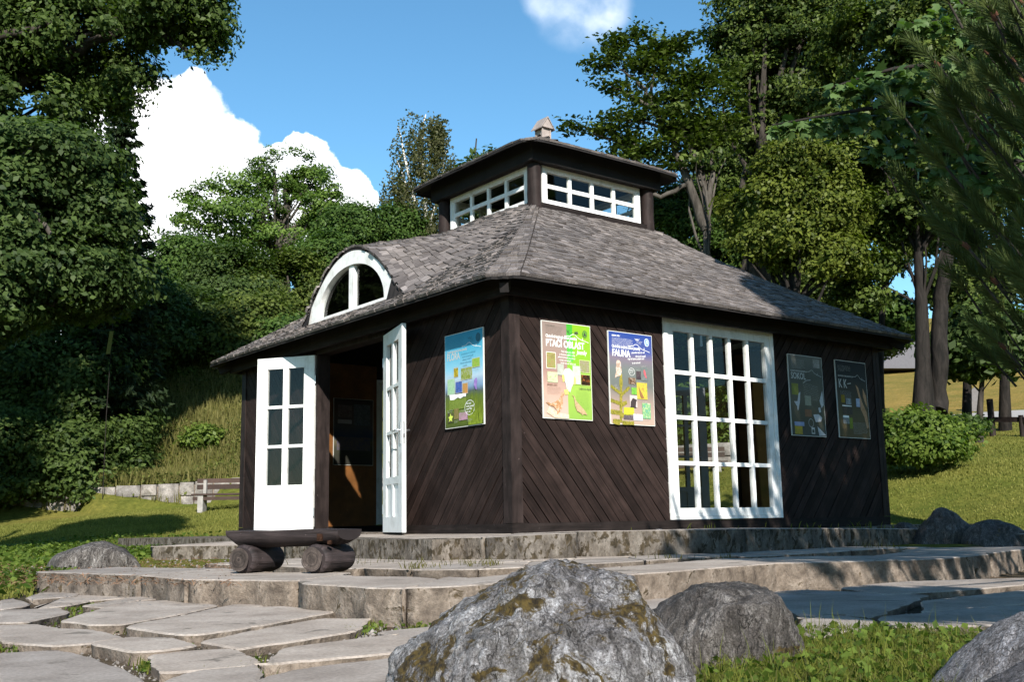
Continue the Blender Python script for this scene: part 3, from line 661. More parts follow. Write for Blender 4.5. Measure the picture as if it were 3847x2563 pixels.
p.poly([[(0.01,.25),(.06,.20),(.12,.13),(.06,.06),(.22,.0+.008),(.5,.008),(.5,.05),(.30,.06),(.15,.10),(.04,.22)]],pm('p_branch',(.45,.30,.18),(.72,.62,.50)),'picture')
p.poly([[(.04,.165),(.16,.155),(.22,.17),(.30,.20),(.345,.235),(.355,.265),(.39,.28),(.415,.262),(.40,.24),(.375,.22),(.385,.17),(.37,.12),(.32,.08),(.27,.045),(.25,.05),(.26,.085),(.20,.12),(.10,.135)]],pm('p_grouse',(.18,.10,.06),(.42,.22,.10),(.68,.58,.50)),'picture')
p.poly([[(.57,.255),(.62,.245),(.65,.20),(.72,.16),(.83,.10),(.88,.055),(.80,.065),(.78,.05),(.75,.07),(.67,.09),(.63,.14),(.62,.19),(.605,.235)]],pm('p_crake',(.30,.20,.10),(.50,.38,.22)),'picture')
# ---- FAUNA
p=Poster((1.224,-.006,1.029),0,.614,.934,m_grad('fauna_print',[(0,(.40,.30,.24)),(.2,(.33,.24,.20)),(.42,(.13,.14,.13)),(.6,(.14,.16,.15)),(.72,(.17,.14,.18)),(.80,(.06,.08,.24)),(1,(.022,.055,.24))],.03,4),
  'blue and brown poster titled FAUNA with an owl, beside the big window')
p.text('OBRÁZKY ZVÍŘAT',.08,.945,.02,INKW,.7,.0006); p.small_print(.08,.925,.58,7,.0125,INKW,.0019)
p.text(SUB,.075,.822,.040,INKW,.72,.0010); p.ridge(.44,.855,.93,INKW); p.text('FAUNA',.075,.732,.10,INKW,.76,.0022)
for i,(t_,x) in enumerate((('v Jeseníkách žije více než',.50),('500 druhů motýlů',.60),('Největší šelmou zdejších lesů',.42),('je rys ostrovid',.52))): p.text(t_,x,.775-i*.037,.027,INKW,.72,.0003,.3,.09)
p.line([(.60,.945),(.63,.925),(.65,.945),(.67,.925),(.70,.945)],.004,INKW,'emblem'); p.line([(.65,.945),(.65,.90)],.003,INKW,'emblem'); p.small_print(.68,.915,.77,3,.014,INKW)
p.ellipse(.87,.915,.052,.042,.004,INKW,fill=pm('emblem_blue',(.16,.28,.50))); p.line([(.85,.89),(.86,.925),(.88,.94),(.89,.90)],.005,INKW,'emblem')
SPR=pm('p_spruce',(.05,.06,.01),(.22,.20,.03),(.40,.30,.06))
br=[]
def sprig(a,b,w): 
    n=9
    for i in range(n):
        t0,t1=i/n,(i+1.4)/n; x0,z0=a[0]+(b[0]-a[0])*t0,a[1]+(b[1]-a[1])*t0; x1,z1=a[0]+(b[0]-a[0])*t1,a[1]+(b[1]-a[1])*t1; ww=w*(.8+.4*random.random())
        dx,dz=(b[1]-a[1]),-(b[0]-a[0]); l=math.hypot(dx,dz); dx/=l;dz/=l
        br.append([(x0-dx*ww,z0-dz*ww*.66),(x1-dx*ww,z1-dz*ww*.66),(x1+dx*ww,z1+dz*ww*.66),(x0+dx*ww,z0+dz*ww*.66)])
sprig((.22,.02),(.255,.52),.030); sprig((.23,.33),(.03,.40),.026); sprig((.24,.31),(.43,.40),.028); sprig((.22,.22),(.02,.25),.03); sprig((.22,.20),(.36,.24),.035); sprig((.22,.12),(.01,.13),.034); sprig((.22,.10),(.42,.09),.036); sprig((.2,.02),(.05,.03),.04); sprig((.25,.02),(.50,.02),.03)
p.poly(br,SPR,'picture')
p.poly([[(.155,.655),(.175,.685),(.225,.69),(.26,.665),(.265,.62),(.275,.57),(.25,.525),(.21,.515),(.17,.51),(.12,.49),(.13,.53),(.15,.56),(.145,.60),(.16,.63)]],pm('p_owlbird',(.16,.10,.07),(.48,.36,.28),(.62,.60,.62)),'picture')
p.ellipse(.50,.575,.068,.040,.003,INKW); p.small_print(.45,.59,.55,3,.015,INKW,.003,-.1)
for (a,b,c,d,m) in ((.60,.50,.71,.59,('p_bat',(.03,.02,.03),(.10,.08,.08))),(.71,.49,.87,.64,('p_finch',(.10,.12,.12),(.17,.19,.18))),(.42,.44,.58,.51,('p_mouse',(.02,.01,.01),(.16,.10,.06),(.55,.48,.40))),
  (.60,.285,.84,.465,('p_lynx',(.20,.35,.03),(.50,.40,.06),(.30,.14,.05))),(.48,.33,.60,.405,('p_frog',(.08,.25,.03),(.20,.45,.08))),(.43,.19,.60,.32,('p_crow',(.42,.36,.34),(.52,.46,.44))),
  (.29,.11,.52,.185,('p_newt',(.35,.42,.03),(.50,.55,.05))),(.50,.05,.71,.12,('p_moth',(.12,.14,.16),(.50,.52,.55),(.62,.64,.66))),(.28,.055,.50,.10,('p_vole',(.05,.04,.05),(.15,.12,.13))),(.71,.075,.90,.245,('p_snake',(.06,.20,.45),(.15,.35,.12),(.60,.55,.42)))): p.rect(a,b,c,d,pm(*m))
p.poly([[(.77,.60),(.79,.615),(.81,.59),(.83,.54),(.84,.515),(.80,.53),(.77,.57)]],pm('p_red',(.50,.10,.12)),'picture')
p.poly([[(.44,.19),(.45,.25),(.50,.29),(.56,.28),(.60,.27),(.575,.255),(.56,.20),(.57,.185)]],pm('p_dark',(.05,.04,.04)),'picture')
p.poly([[(.645,.445),(.66,.40),(.70,.36),(.76,.30),(.70,.29),(.665,.32),(.65,.38)]],pm('p_fur',(.25,.12,.05)),'picture')
for x,z,x1 in ((.60,.60,.71),(.71,.65,.87),(.42,.52,.52),(.60,.475,.80),(.48,.415,.58),(.29,.045,.50),(.71,.065,.88),(.71,.26,.86),(.10,.42,.18),(.10,.40,.18),(.11,.385,.18)): p.small_print(x,z,x1,2,.010,INKG,.0014)
# ---- FLORA (on the west wall)
p=Poster((-.006,1.030,1.009),R(-90),.645,.930,m_grad('flora_print',[(0,(.05,.07,.015)),(.16,(.12,.17,.02)),(.30,(.10,.14,.03)),(.36,(.07,.09,.09)),(.42,(.18,.28,.42)),(.52,(.40,.52,.62)),(.62,(.22,.48,.62)),(.80,(.08,.36,.52)),(1,(.035,.26,.42))],.035,5),
  'sky blue poster titled FLÓRA with flower pictures, right of the open double door')
p.text('FLÓRA',.06,.722,.095,INKG,.76,.0020); p.text(SUB,.06,.80,.036,INKG,.70,.0008); p.ridge(.46,.845,.95,INKW); p.small_print(.07,.94,.52,7,.014,pm('tealink',(.03,.16,.26)),.0016)
p.line([(.62,.93),(.65,.905),(.67,.93),(.69,.905),(.72,.93)],.003,INKD,'emblem'); p.small_print(.68,.90,.78,3,.013,INKD); p.ellipse(.88,.905,.055,.042,.004,INKD,fill=pm('emblem_teal',(.04,.15,.22)))
for i,(t_,x) in enumerate((('v Jeseníkách roste více než 500 druhů',.43),('mají zde svůj domov jen zde',.47),('a nikde jinde na SVĚTĚ',.47),('Kvete zde hvozdík kartouzek',.42),('v Jeseníkách',.48))): p.text(t_,x,.755-i*.031,.024,pm('tealink2',(.05,.20,.30)),.66,0,.3)
for (a,b,c,d,m) in ((.25,.535,.36,.63,('f_yel',(.08,.08,.01),(.30,.22,.02),(.70,.60,.04))),(.44,.49,.72,.61,('f_meadow',(.10,.14,.02),(.25,.30,.05),(.35,.38,.50))),(.73,.60,.92,.69,('f_red',(.12,.28,.03),(.25,.40,.06),(.35,.20,.08))),
  (.08,.36,.27,.52,('f_pasq',(.20,.40,.20),(.40,.55,.40))),(.30,.365,.46,.48,('f_blue',(.05,.07,.06),(.04,.10,.40),(.20,.18,.10))),(.48,.345,.61,.45,('f_orange',(.20,.25,.08),(.65,.20,.06))),
  (.12,.19,.57,.30,('f_grass',(.10,.15,.02),(.20,.26,.05))),(.08,.06,.24,.165,('f_star',(.04,.03,.03),(.10,.12,.03))),(.25,.09,.37,.20,('f_herb',(.15,.10,.04),(.22,.20,.06))),(.38,.07,.60,.15,('f_pink',(.20,.20,.12),(.50,.25,.40))) ): p.rect(a,b,c,d,pm(*m),frame=INKG if b>.3 else None)
p.poly([[(.13,.355),(.57,.345),(.56,.31),(.50,.315),(.42,.30),(.35,.315),(.25,.295),(.15,.30)]],INKW,'picture')
p.poly([[(.10,.12),(.14,.13),(.16,.16),(.18,.13),(.23,.125),(.19,.10),(.20,.07),(.155,.085),(.11,.07),(.13,.10)]],pm('f_starp',(.55,.65,.10)),'picture')
p.poly([[(.78,.47),(.84,.49),(.86,.45),(.84,.40),(.85,.36),(.81,.37),(.77,.41)]],pm('f_violet',(.18,.08,.38),(.40,.30,.55)),'picture')
gs=[]
for i in range(60):
    x=random.uniform(.62,.97); h=random.uniform(.12,.36); gs.append([(x,.01),(x+.012,.01),(x+random.uniform(-.06,.10),min(.44,h+.05))])
p.poly(gs,pm('f_blades',(.10,.16,.01),(.28,.34,.04)),'picture'); p.ellipse(.66,.19,.125,.075,.005,INKW)
for i,t_ in enumerate(('Kde všude','zvonek jesenický','roste? Přece','jen u nás')): p.text(t_,.575,.225-i*.028,.026,INKW,.7,.0004,.2)
for x,z,x1 in ((.25,.645,.38),(.09,.56,.24),(.44,.63,.70),(.78,.585,.92),(.62,.47,.72),(.08,.19,.24),(.40,.17,.57),(.26,.075,.37),(.60,.07,.74)): p.small_print(x,z,x1,3,.011,INKG,.0016)
# ---- SOKOL
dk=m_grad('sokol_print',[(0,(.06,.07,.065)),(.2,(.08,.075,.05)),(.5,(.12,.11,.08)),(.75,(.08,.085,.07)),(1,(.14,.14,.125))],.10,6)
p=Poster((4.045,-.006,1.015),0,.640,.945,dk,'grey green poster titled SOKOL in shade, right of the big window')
p.small_print(.08,.94,.50,9,.0135,INKG,.0016); p.small_print(.06,.80,.52,2,.010,INKG,.006); p.ridge(.50,.80,.95,INKG); p.text('SOKOL',.06,.70,.105,INKG,.80,.0022); p.small_print(.40,.66,.85,9,.022,INKG,.0016,.10)
p.line([(.40,.655),(.50,.69),(.62,.70)],.006,INKG,'lettering')
for (a,b,c,d,m) in ((.72,.86,.92,.97,('s_bird',(.10,.10,.08),(.40,.38,.36))),(.06,.50,.25,.64,('s_tree',(.16,.16,.03),(.22,.24,.06))),(.42,.38,.60,.50,('s_falc',(.20,.22,.15),(.35,.32,.25))),(.40,.24,.60,.33,('s_brown',(.15,.08,.04),(.28,.14,.08))),(.08,.12,.36,.17,('s_sky',(.16,.22,.45),(.35,.38,.45))),(.08,.02,.30,.12,('s_flow',(.15,.15,.05),(.60,.40,.03)))): p.rect(a,b,c,d,pm(*m))
p.poly([[(.25,.52),(.30,.54),(.28,.44),(.25,.38),(.20,.30),(.18,.36),(.10,.42),(.20,.42)],[(.80,.36),(.86,.37),(.88,.31),(.82,.30)],[(.64,.27),(.80,.28),(.90,.24),(.86,.19),(.70,.18)],[(.85,.45),(.95,.58),(.97,.40),(.90,.36)],[(.74,.13),(.99,.02),(.78,.01)]],pm('s_pale',(.35,.35,.36),(.60,.60,.60)),'picture')
p.ellipse(.56,.165,.07,.05,.005,INKG); p.rect(.56,.03,.66,.11,INKG); p.rect(.58,.045,.64,.085,INKD,'emblem')
# ---- dark poster next to it
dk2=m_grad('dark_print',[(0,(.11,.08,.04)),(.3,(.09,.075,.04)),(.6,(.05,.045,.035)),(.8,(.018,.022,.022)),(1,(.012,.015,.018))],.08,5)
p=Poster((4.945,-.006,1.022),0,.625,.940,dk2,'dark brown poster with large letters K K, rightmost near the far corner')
p.small_print(.08,.93,.50,6,.014,INKG,.0016); p.small_print(.07,.80,.58,2,.010,INKG,.005); p.ridge(.55,.80,.95,INKG); p.text('K K',.07,.645,.15,INKG,.70,.0022); p.line([(.36,.70),(.46,.71)],.010,INKG,'lettering'); p.small_print(.10,.60,.48,8,.014,INKG,.0014)
p.poly([[(.62,.70),(.70,.66),(.74,.58),(.80,.48),(.92,.35),(.97,.15),(.90,.13),(.84,.28),(.74,.38),(.72,.50)],[(.85,.66),(.94,.56),(.97,.40),(.90,.46),(.84,.56)]],pm('d_wood',(.30,.15,.06),(.50,.30,.18)),'picture')
for (a,b,c,d,m) in ((.12,.45,.24,.55,('d_yel',(.18,.12,.01),(.25,.18,.02))),(.27,.43,.44,.51,('d_mtn',(.06,.08,.08),(.40,.42,.44))),(.60,.41,.72,.52,('d_blue',(.20,.26,.45),(.50,.54,.60))),(.14,.30,.46,.415,('d_dark',(.02,.02,.02),(.10,.08,.06))),(.14,.18,.34,.27,('d_mtn2',(.05,.06,.05),(.35,.36,.36))),(.34,.12,.44,.26,('d_green',(.14,.18,.02),(.20,.24,.04)))): p.rect(a,b,c,d,pm(*m))
p.rect(.14,.405,.44,.418,INKW); p.rect(.14,.26,.33,.285,INKW); p.small_print(.45,.20,.93,12,.013,INKG,.0016)
# ---- poster inside, on the back wall
dk3=m_grad('inside_print',[(0,(.03,.028,.025)),(.25,(.05,.05,.035)),(.35,(.12,.10,.06)),(.42,(.03,.05,.09)),(.55,(.09,.09,.10)),(.8,(.12,.09,.08)),(1,(.05,.04,.04))],.08,3,h=.95)
p=Poster((1.31,W-.120,.93),0,.645,.95,dk3,'dark landscape poster on the inner back wall, seen through the open door')
p.rect(.10,.72,.45,.90,pm('i_a',(.08,.05,.05),(.24,.20,.20))); p.rect(.50,.60,.92,.92,pm('i_b',(.03,.04,.06),(.20,.22,.24))); p.rect(.10,.62,.45,.68,pm('i_c',(.30,.28,.28),(.40,.38,.38))); p.rect(.08,.22,.92,.42,pm('i_d',(.04,.05,.12),(.16,.12,.07)))
# ================================================================== SITE
def pw(p0,p1): return math.dist(p0,p1)
# retaining wall line
WA=Vector(head(-500,29)); WB=Vector(head(2700,24.5)); WD=(WB-WA).normalized(); WN=Vector((-WD.y,WD.x))
if WN.dot(WA-Vector(CAM[:2]))<0: WN=-WN
WLEN=(WB-WA).length+1.5
def sstep(a,b,x): t=np.clip((x-a)/(b-a),0,1); return t*t*(3-2*t)
_te=[(-300,2160),(129,2150),(330,2156),(525,2162),(702,2178),(900,2180),(1114,2182),(1250,2199),(1533,2211),(1700,2205),(1900,2190),(2120,2172),(2400,2158),(2697,2134),(2922,2117),(3250,2109),(3557,2097),(3722,2080),(3847,2066),(4200,2058)]
_q=[onz(u,v,-.19) for u,v in _te]; _h=sorted((math.atan2(q.y-CAM[1],q.x-CAM[0]),math.hypot(q.x-CAM[0],q.y-CAM[1])) for q in _q[1:]); TEH=np.array([a for a,b in _h]); TED=np.array([b for a,b in _h])
def gz(x,y):
    x=np.asarray(x,float); y=np.asarray(y,float)
    pl=-.72+.132*x+.062*y; k=.35
    z=-.30+k*np.log1p(np.exp((pl+.30)/k))-.10
    z=z-.42*np.log1p(np.exp((z-1.35)/.3))*.3
    # flat pad round the pavilion and the terraces
    dx=np.maximum(np.maximum(-1.5-x,x-7.2),0); dy=np.maximum(np.maximum(-3.2-y,y-7.2),0); d=np.hypot(dx,dy)
    pad=sstep(0,4.5,d); z=-.22*(1-pad)+z*pad
    # low paved hollow in front of the terrace step
    hd=np.arctan2(y-CAM[1],x-CAM[0]); dd=np.hypot(x-CAM[0],y-CAM[1]); te=np.interp(hd,TEH,TED); infr=(hd>-1.2)&(hd<TEH[-1]); far=np.where(infr,0,1.)
    on=sstep(-.45,-.2,te-dd)*(hd<=TEH[-1]+.0)+sstep(0,2.2,te-dd)*(hd>TEH[-1])
    z=z*(1-on)+(-.366)*on
    ter=(dd>te-.03)&(hd<TEH[-1]-.02)&(hd>-.4)&(dd<te+3.0)&((x-XC)*(x-XC)+(y-YC)*(y-YC)<110)&(y<.2); z=np.where(ter,np.minimum(z,-.262),z)
    # bank behind the retaining wall and rise of the far field
    s=(x-WA.x)*WN.x+(y-WA.y)*WN.y; l=(x-WA.x)*WD.x+(y-WA.y)*WD.y
    left=1-sstep(WLEN-7,WLEN+6,l)
    bank=np.where(s>0,.50+.60*np.clip(s-1.2,0,7)+.04*np.clip(s-9,0,60),0)*left
    z=z+bank
    dc=np.hypot(x-CAM[0],y-CAM[1]); z=z+(1-left)*(np.clip(dc-31,0,200)*.075+np.clip(dc-42,0,100)*.05)
    z=z+.03*np.sin(x*1.3+y*.7)*np.cos(y*1.1-x*.4)*np.clip((dc-9)/6,0,1)
    return np.minimum(z,24)
nd,na=230,520
ds=np.concatenate([[0],np.geomspace(.8,2,20)[:-1],np.linspace(2,12,101)[:-1],np.geomspace(12,900,nd-120)]); an=np.linspace(0,2*math.pi,na,endpoint=False)
X=CAM[0]+ds[:,None]*np.cos(an); Y=CAM[1]+ds[:,None]*np.sin(an); Z=gz(X,Y)
V=np.stack([X,Y,Z],-1).reshape(-1,3); i,j=np.meshgrid(np.arange(nd-1),np.arange(na),indexing='ij'); j2=(j+1)%na
F=np.stack([i*na+j,(i+1)*na+j,(i+1)*na+j2,i*na+j2],-1).reshape(-1,4)
# true ground colours: lawn, dry bank grass, golden far field, brown soil
def gcol(x,y):
    x=np.asarray(x,float); y=np.asarray(y,float)
    s=(x-WA.x)*WN.x+(y-WA.y)*WN.y; l=(x-WA.x)*WD.x+(y-WA.y)*WD.y; left=1-sstep(WLEN-7,WLEN+6,l); dc=np.hypot(x-CAM[0],y-CAM[1])
    lawn=np.array((.105,.118,.024)); dry=np.array((.115,.115,.034)); gold=np.array((.20,.15,.045)); soil=np.array((.085,.066,.050))
    n=.5+.5*np.sin(x*.9+2*np.sin(y*.5))*np.sin(y*.8+1.7*np.sin(x*.6))
    c=lawn[None]*np.ones(x.shape+(1,))
    c=c*(1-.60*n[...,None])+np.array((.185,.150,.045))*.60*n[...,None]
    wd=sstep(1.0,4.0,s)*left; c=c*(1-wd[...,None])+dry*wd[...,None]
    wg=sstep(40,43,dc)*(1-left); c=c*(1-wg[...,None])+gold*wg[...,None]
    hd=np.arctan2(y-CAM[1],x-CAM[0]); te=np.interp(hd,TEH,TED); ws=((dc<te+3.2)&(hd<TEH[-1]-.01)&(hd>-.5)&(y<.5)&(dc<13)|(dc<te+.3)&(hd<TEH[-1]+.3)|(dc<te+1.6)&(hd>TEH[-1]-.10)&(hd<TEH[-1]+.06))*1.; ws=np.where((dc<4.3)&(hd<.75),0,ws); px=np.maximum(np.maximum(-1.9-x,x-6.8),0); py=np.maximum(np.maximum(-2.5-y,y-6.8),0)
    c=c*(1-ws[...,None])+soil*ws[...,None]; return c
gc=gcol(V[:,0],V[:,1])
m,nt,out=newmat('ground_cover'); b=principled(nt,out,.95,.05)
a=nt.nodes.new('ShaderNodeAttribute'); a.attribute_name='col'; ob=coords(nt,'Object'); n1=noi(nt,ob,9,6,.75); r1=ramp(nt,[(.3,(.55,.6,.5)),(.55,(1,1,1)),(.75,(1.5,1.4,1.2))]); nt.links.new(n1,r1.inputs[0])
n2=noi(nt,ob,.8,5,.6); r2=ramp(nt,[(.35,(.75,.85,.7)),(.65,(1.25,1.15,1.1))]); nt.links.new(n2,r2.inputs[0])
k=mixc(nt,a.outputs['Color'],r1.outputs[0],1,'MULTIPLY'); k=mixc(nt,k,r2.outputs[0],1,'MULTIPLY'); nt.links.new(k,b.inputs['Base Color']); bump(nt,b,n1,.8,.05); M_['ground']=m
g=fastmesh('ground',V,F,m,smooth=True,kind='structure'); at_=g.data.attributes.new('col','FLOAT_COLOR','POINT'); at_.data.foreach_set('color',np.concatenate([gc,np.ones((len(gc),1))],1).astype(np.float32).ravel())

# ---- stone slabs
def slab(mb,poly,zt,th,side=1,top=0,rough=.012,step=.05,inset=.012,zslope=None,ring=4,undercut=0,rs=9.):
    """rough-edged stone: poly = world xy outline, zt top (number or list per corner)"""
    n=len(poly); pts=[]; zs=zt if hasattr(zt,'__len__') else [zt]*n
    area=sum(poly[i][0]*poly[(i+1)%n][1]-poly[(i+1)%n][0]*poly[i][1] for i in range(n))
    if area<0: poly=poly[::-1]; zs=list(zs)[::-1]
    cx=sum(p[0] for p in poly)/n; cy=sum(p[1] for p in poly)/n
    for i in range(n):
        a=Vector(poly[i][:2]); c=Vector(poly[(i+1)%n][:2]); k=max(1,int((c-a).length/step)); t=(c-a).normalized() if (c-a).length>0 else Vector((1,0)); o=Vector((t.y,-t.x))
        for q in range(k):
            f=q/k; p=a+(c-a)*f; nz=noise.noise(Vector((p.x*6,p.y*6,zt if not hasattr(zt,'__len__') else zs[i])))*rough*1.6+noise.noise(Vector((p.x*20,p.y*20,3)))*rough
            if q==0: nz-=.012
            pts.append((p.x+o.x*nz,p.y+o.y*nz,o.x,o.y,zs[i]+(zs[(i+1)%n]-zs[i])*f))
    m=len(pts); vs=[]; r=random.random()
    def row(off,dz,nzk):
        for (x,y,ox,oy,z) in pts:
            e=noise.noise(Vector((x*rs,y*rs,(z+dz)*rs*1.3)))*nzk+noise.noise(Vector((x*rs*3,y*rs*3,(z+dz)*rs*3)))*nzk*.5
            vs.append((x+ox*(off+e),y+oy*(off+e),z+dz+(abs(e)*-.25 if dz>-.02 else 0)))
    row(-inset,0,0); row(-.002,-.006,.002)
    for q in range(1,ring+1): row((-.004 if q<ring else -.012)-undercut*q/ring,-.006-(th-.006)*q/ring,rough)
    fs=[(k*m+i,(k+1)*m+i,(k+1)*m+(i+1)%m,k*m+(i+1)%m) for k in range(1,ring+1) for i in range(m)]
    mb.add(vs,[(i,m+i,m+(i+1)%m,(i+1)%m) for i in range(m)],top,None,r,False)
    b0=vs; mb.add(vs,fs,side,None,r,True)
    zc=sum(v[2] for v in vs[:m])/m
    mb.add(vs[:m],[tuple(range(m))],top,None,r)
def lerp(a,b,t): return (a[0]+(b[0]-a[0])*t,a[1]+(b[1]-a[1])*t,(a[2]+(b[2]-a[2])*t) if len(a)>2 else 0)
def off_in(P,d,ref):
    """move polyline towards ref by d"""
    out=[]
    for p in P:
        v=Vector((ref[0]-p[0],ref[1]-p[1])).normalized(); out.append((p[0]+v.x*d,p[1]+v.y*d,p[2]))
    return out
# platform round the pavilion: front edge followed from the photograph
PE=[(560,2054,11.6),(700,2051,11.4),(870,2049,11.2),(1060,2045,10.7),(1240,2036,10.1),(1439,2028,9.6),(1640,2020,9.0),(1821,2019,8.65),(1960,2012,8.5),(2100,2004,8.6),(2172,2003,8.75),(2176,1996,9.0),(2380,1994,9.0),(2600,1990,9.2),(2800,1987,9.6),(3000,1985,10.2),(3200,1986,11.0),(3400,1987,12.0),(3560,1992,12.6),(3700,1999,12.6),(3900,2008,12.0),(4300,2020,11.4)]
PE=[tuple(at(*p)) for p in PE]
zc=[p[2] for p in PE]
mb=MB(); N_pl=MB()
cuts=[(0,3),(3,5),(5,7),(7,10),(11,14),(14,16),(16,19),(19,21)]
C_=(XC,YC)
inner=[]
for p in PE:
    # nearest point of the pavilion outline, slightly inside it
    qx=min(max(p[0],.05),L-.05); qy=min(max(p[1],.05),W-.05)
    if math.hypot(qx-p[0],qy-p[1])<.3: qx,qy=qx,qy
    inner.append((qx,qy,-.006))
for a,b_ in cuts:
    P=PE[a:b_+1]; I=inner[a:b_+1][::-1]
    if b_>=17: I=[(min(L-.05,q[0]),max(.05,q[1]),q[2]-.03) for q in I]
    poly=[(p[0],p[1]) for p in P]+[(q[0],q[1]) for q in I]
    # drop duplicates
    cl=[]; zz=[]
    for k_,(q,z) in enumerate(zip(poly,[p[2] for p in P]+[q[2] for q in I])):
        if not cl or math.dist(q,cl[-1])>.02: cl.append(q); zz.append(z)
    slab(mb,cl,zz,.22,side=1,top=0,rough=.02,step=.05,inset=.02,ring=5)
MB_pl=mb.build('platform',[M_['slab'],M_['oldside']],kind='structure')
# body of platform under the building and behind
mb=MB(); mb.add([(-1.2,-.5,-.030),(L+1.2,-.5,-.030),(L+1.2,W+1.2,-.030),(-1.2,W+1.2,-.030),(-1.2,-.5,-.3),(L+1.2,-.5,-.3),(L+1.2,W+1.2,-.3),(-1.2,W+1.2,-.3)],[(0,1,2,3),(0,4,5,1),(1,5,6,2),(2,6,7,3),(3,7,4,0)],0); mb.build('foundation',[M_['oldside']],kind='structure')
# terrace: wide lower step
TE=[(129,2150),(330,2156),(525,2162),(702,2178),(900,2180),(1114,2182),(1140,2192),(1250,2199),(1400,2209),(1533,2211),(1700,2205),(1900,2190),(2120,2172),(2400,2158),(2697,2134),(2922,2117),(3024,2115),(3122,2113),(3250,2109),(3377,2104),(3557,2097),(3722,2080),(3847,2066),(4200,2058)]
TE=[tuple(onz(u,v,-.19)) for u,v in TE]
BK=[]                                         # back line of the terrace (under the platform edge)
def back_of(p):
    v=Vector((C_[0]-p[0],C_[1]-p[1])).normalized(); 
    for d_ in np.arange(.2,12,.05):
        q=Vector(p[:2])+v*d_
        if q.x>-.9 and q.y>-.55: return (q.x,q.y,-.19)
    return (p[0]+v.x*3,p[1]+v.y*3,-.19)
mb=MB()
fc=[(0,2),(2,3),(3,5),(5,9),(9,13),(13,16),(16,19),(19,21),(21,23)]
for a,b_ in fc:
    P=TE[a:b_+1]; I=[]
    for p in P[::-1]:
        q=back_of(p); f=min(.9,.9/max(.5,math.dist(p[:2],q[:2]))); I.append(lerp(p,q,min(.45,f*random.uniform(.8,1.1))))
    g_=.008
    slab(mb,[(p[0],p[1]) for p in P]+[(p[0],p[1]) for p in I],-.19+random.uniform(-.004,.004),.20,side=1,rough=.016,step=.045,inset=.012,ring=5)
# back rows of flags
rows=[(.46,.72),(.735,1.0)]
for r0,r1 in rows:
    k=0.; idx=0
    while k<len(TE)-1.01:
        kn=min(len(TE)-1,k+random.uniform(1.5,3.0)); P=[];I=[]
        for t in (k+.02,(k+kn)/2,kn-.03):
            i_=int(t); f=t-i_; p=lerp(TE[i_],TE[min(i_+1,len(TE)-1)],f); q=back_of(p); P.append(lerp(p,q,r0+.01)); I.append(lerp(p,q,r1))
        slab(mb,[(p[0],p[1]) for p in P]+[(p[0],p[1]) for p in I[::-1]],-.196+random.uniform(-.004,.004),.06,side=1,rough=.012,step=.08,ring=2)
        k=kn
mb.build('terrace',[M_['slab'],M_['slabside']],kind='structure')
# flagstones of the lower path (outlines followed from the photograph, stones lie on the soil)
FS=[[(0,685),(270,672),(400,700),(640,790),(650,821),(560,1000),(0,1000)],[(690,690),(870,672),(1070,660),(1190,710),(1180,740),(760,770)],[(420,650),(600,622),(790,625),(910,655),(880,668),(700,690),(640,692)],
[(0,555),(170,550),(270,570),(430,575),(570,610),(400,640),(250,650),(0,630)],[(290,540),(480,480),(640,450),(900,440),(1010,470),(830,510),(560,558),(430,560)],[(580,570),(900,510),(1150,480),(1320,475),(1560,500),(1180,570),(940,608),(830,610)],
[(940,625),(1180,575),(1500,520),(1720,520),(1640,580),(1120,660)],[(1230,740),(1330,665),(1830,600),(1960,640),(1890,680),(1400,725)],[(1210,800),(1400,755),(1960,690),(2300,700),(2500,1000),(1150,1000)],[(0,490),(280,480),(320,500),(120,545),(0,548)],
[(0,440),(60,430),(140,455),(100,470),(0,482)],[(120,430),(200,405),(380,403),(340,425),(150,440)],[(160,470),(330,415),(590,412),(600,425),(420,440),(320,460),(170,478)],[(380,470),(640,425),(820,420),(840,428),(640,445),(480,478)],[(850,515),(1050,470),(1180,455),(1220,470),(1050,490),(860,515)],
[(1000,745),(1190,725),(1205,745),(1180,830),(1100,1000),(820,1000),(780,800)],[(1760,585),(2000,560),(2200,600),(2150,650),(1980,630)],[(-400,560),(-20,560),(-20,640),(-400,660)],[(-400,480),(-20,485),(-20,545),(-400,545)],[(-400,690),(-20,690),(-20,1000),(-400,1000)]]
FR=[[(1430,312),(1560,302),(2000,322),(1800,400),(1700,388),(1560,402),(1440,335)],[(1560,412),(1700,400),(1800,414),(1790,440),(1600,476),(1540,460)],[(1700,297),(1900,276),(2354,262),(2500,270),(2354,285),(2150,303),(1850,322)],[(1990,345),(2354,306),(2600,300),(2600,350),(2354,352),(2000,384)],[(1830,408),(2250,368),(2600,362),(2600,420),(2200,437),(1900,440)],[(1090,440),(1530,470),(1500,520),(1100,520)],[(900,330),(1400,330),(1410,400),(1300,430),(1000,420)]]
def grow(q,d):
    P=[Vector((p.x,p.y)) for p in q]; n=len(P); ar=sum(P[i].x*P[(i+1)%n].y-P[(i+1)%n].x*P[i].y for i in range(n)); sg=1 if ar>0 else -1; out=[]
    for i in range(n):
        a=(P[i]-P[i-1]).normalized(); b=(P[(i+1)%n]-P[i]).normalized(); o=Vector((a.y+b.y,-(a.x+b.x)))*sg; o=o.normalized() if o.length>1e-6 else Vector((0,0)); out.append(tuple(P[i]+o*d))
    return out
mb=MB()
for P in FS: 
    q=grow([onz(u/1.239,1900+v/1.239,-.325) for u,v in P],.013); slab(mb,q,-.325+random.uniform(-.006,.008),.060,rough=.009,step=.03,ring=3,inset=.014)
for P in FR:
    q=grow([onz(1400+u/.962,1900+v/.962,-.325) for u,v in P],.02); slab(mb,q,-.325+random.uniform(-.006,.006),.045,rough=.012,step=.05,ring=3,inset=.012)
mb.build('stone_path',[M_['slab'],M_['slabside']],kind='structure')

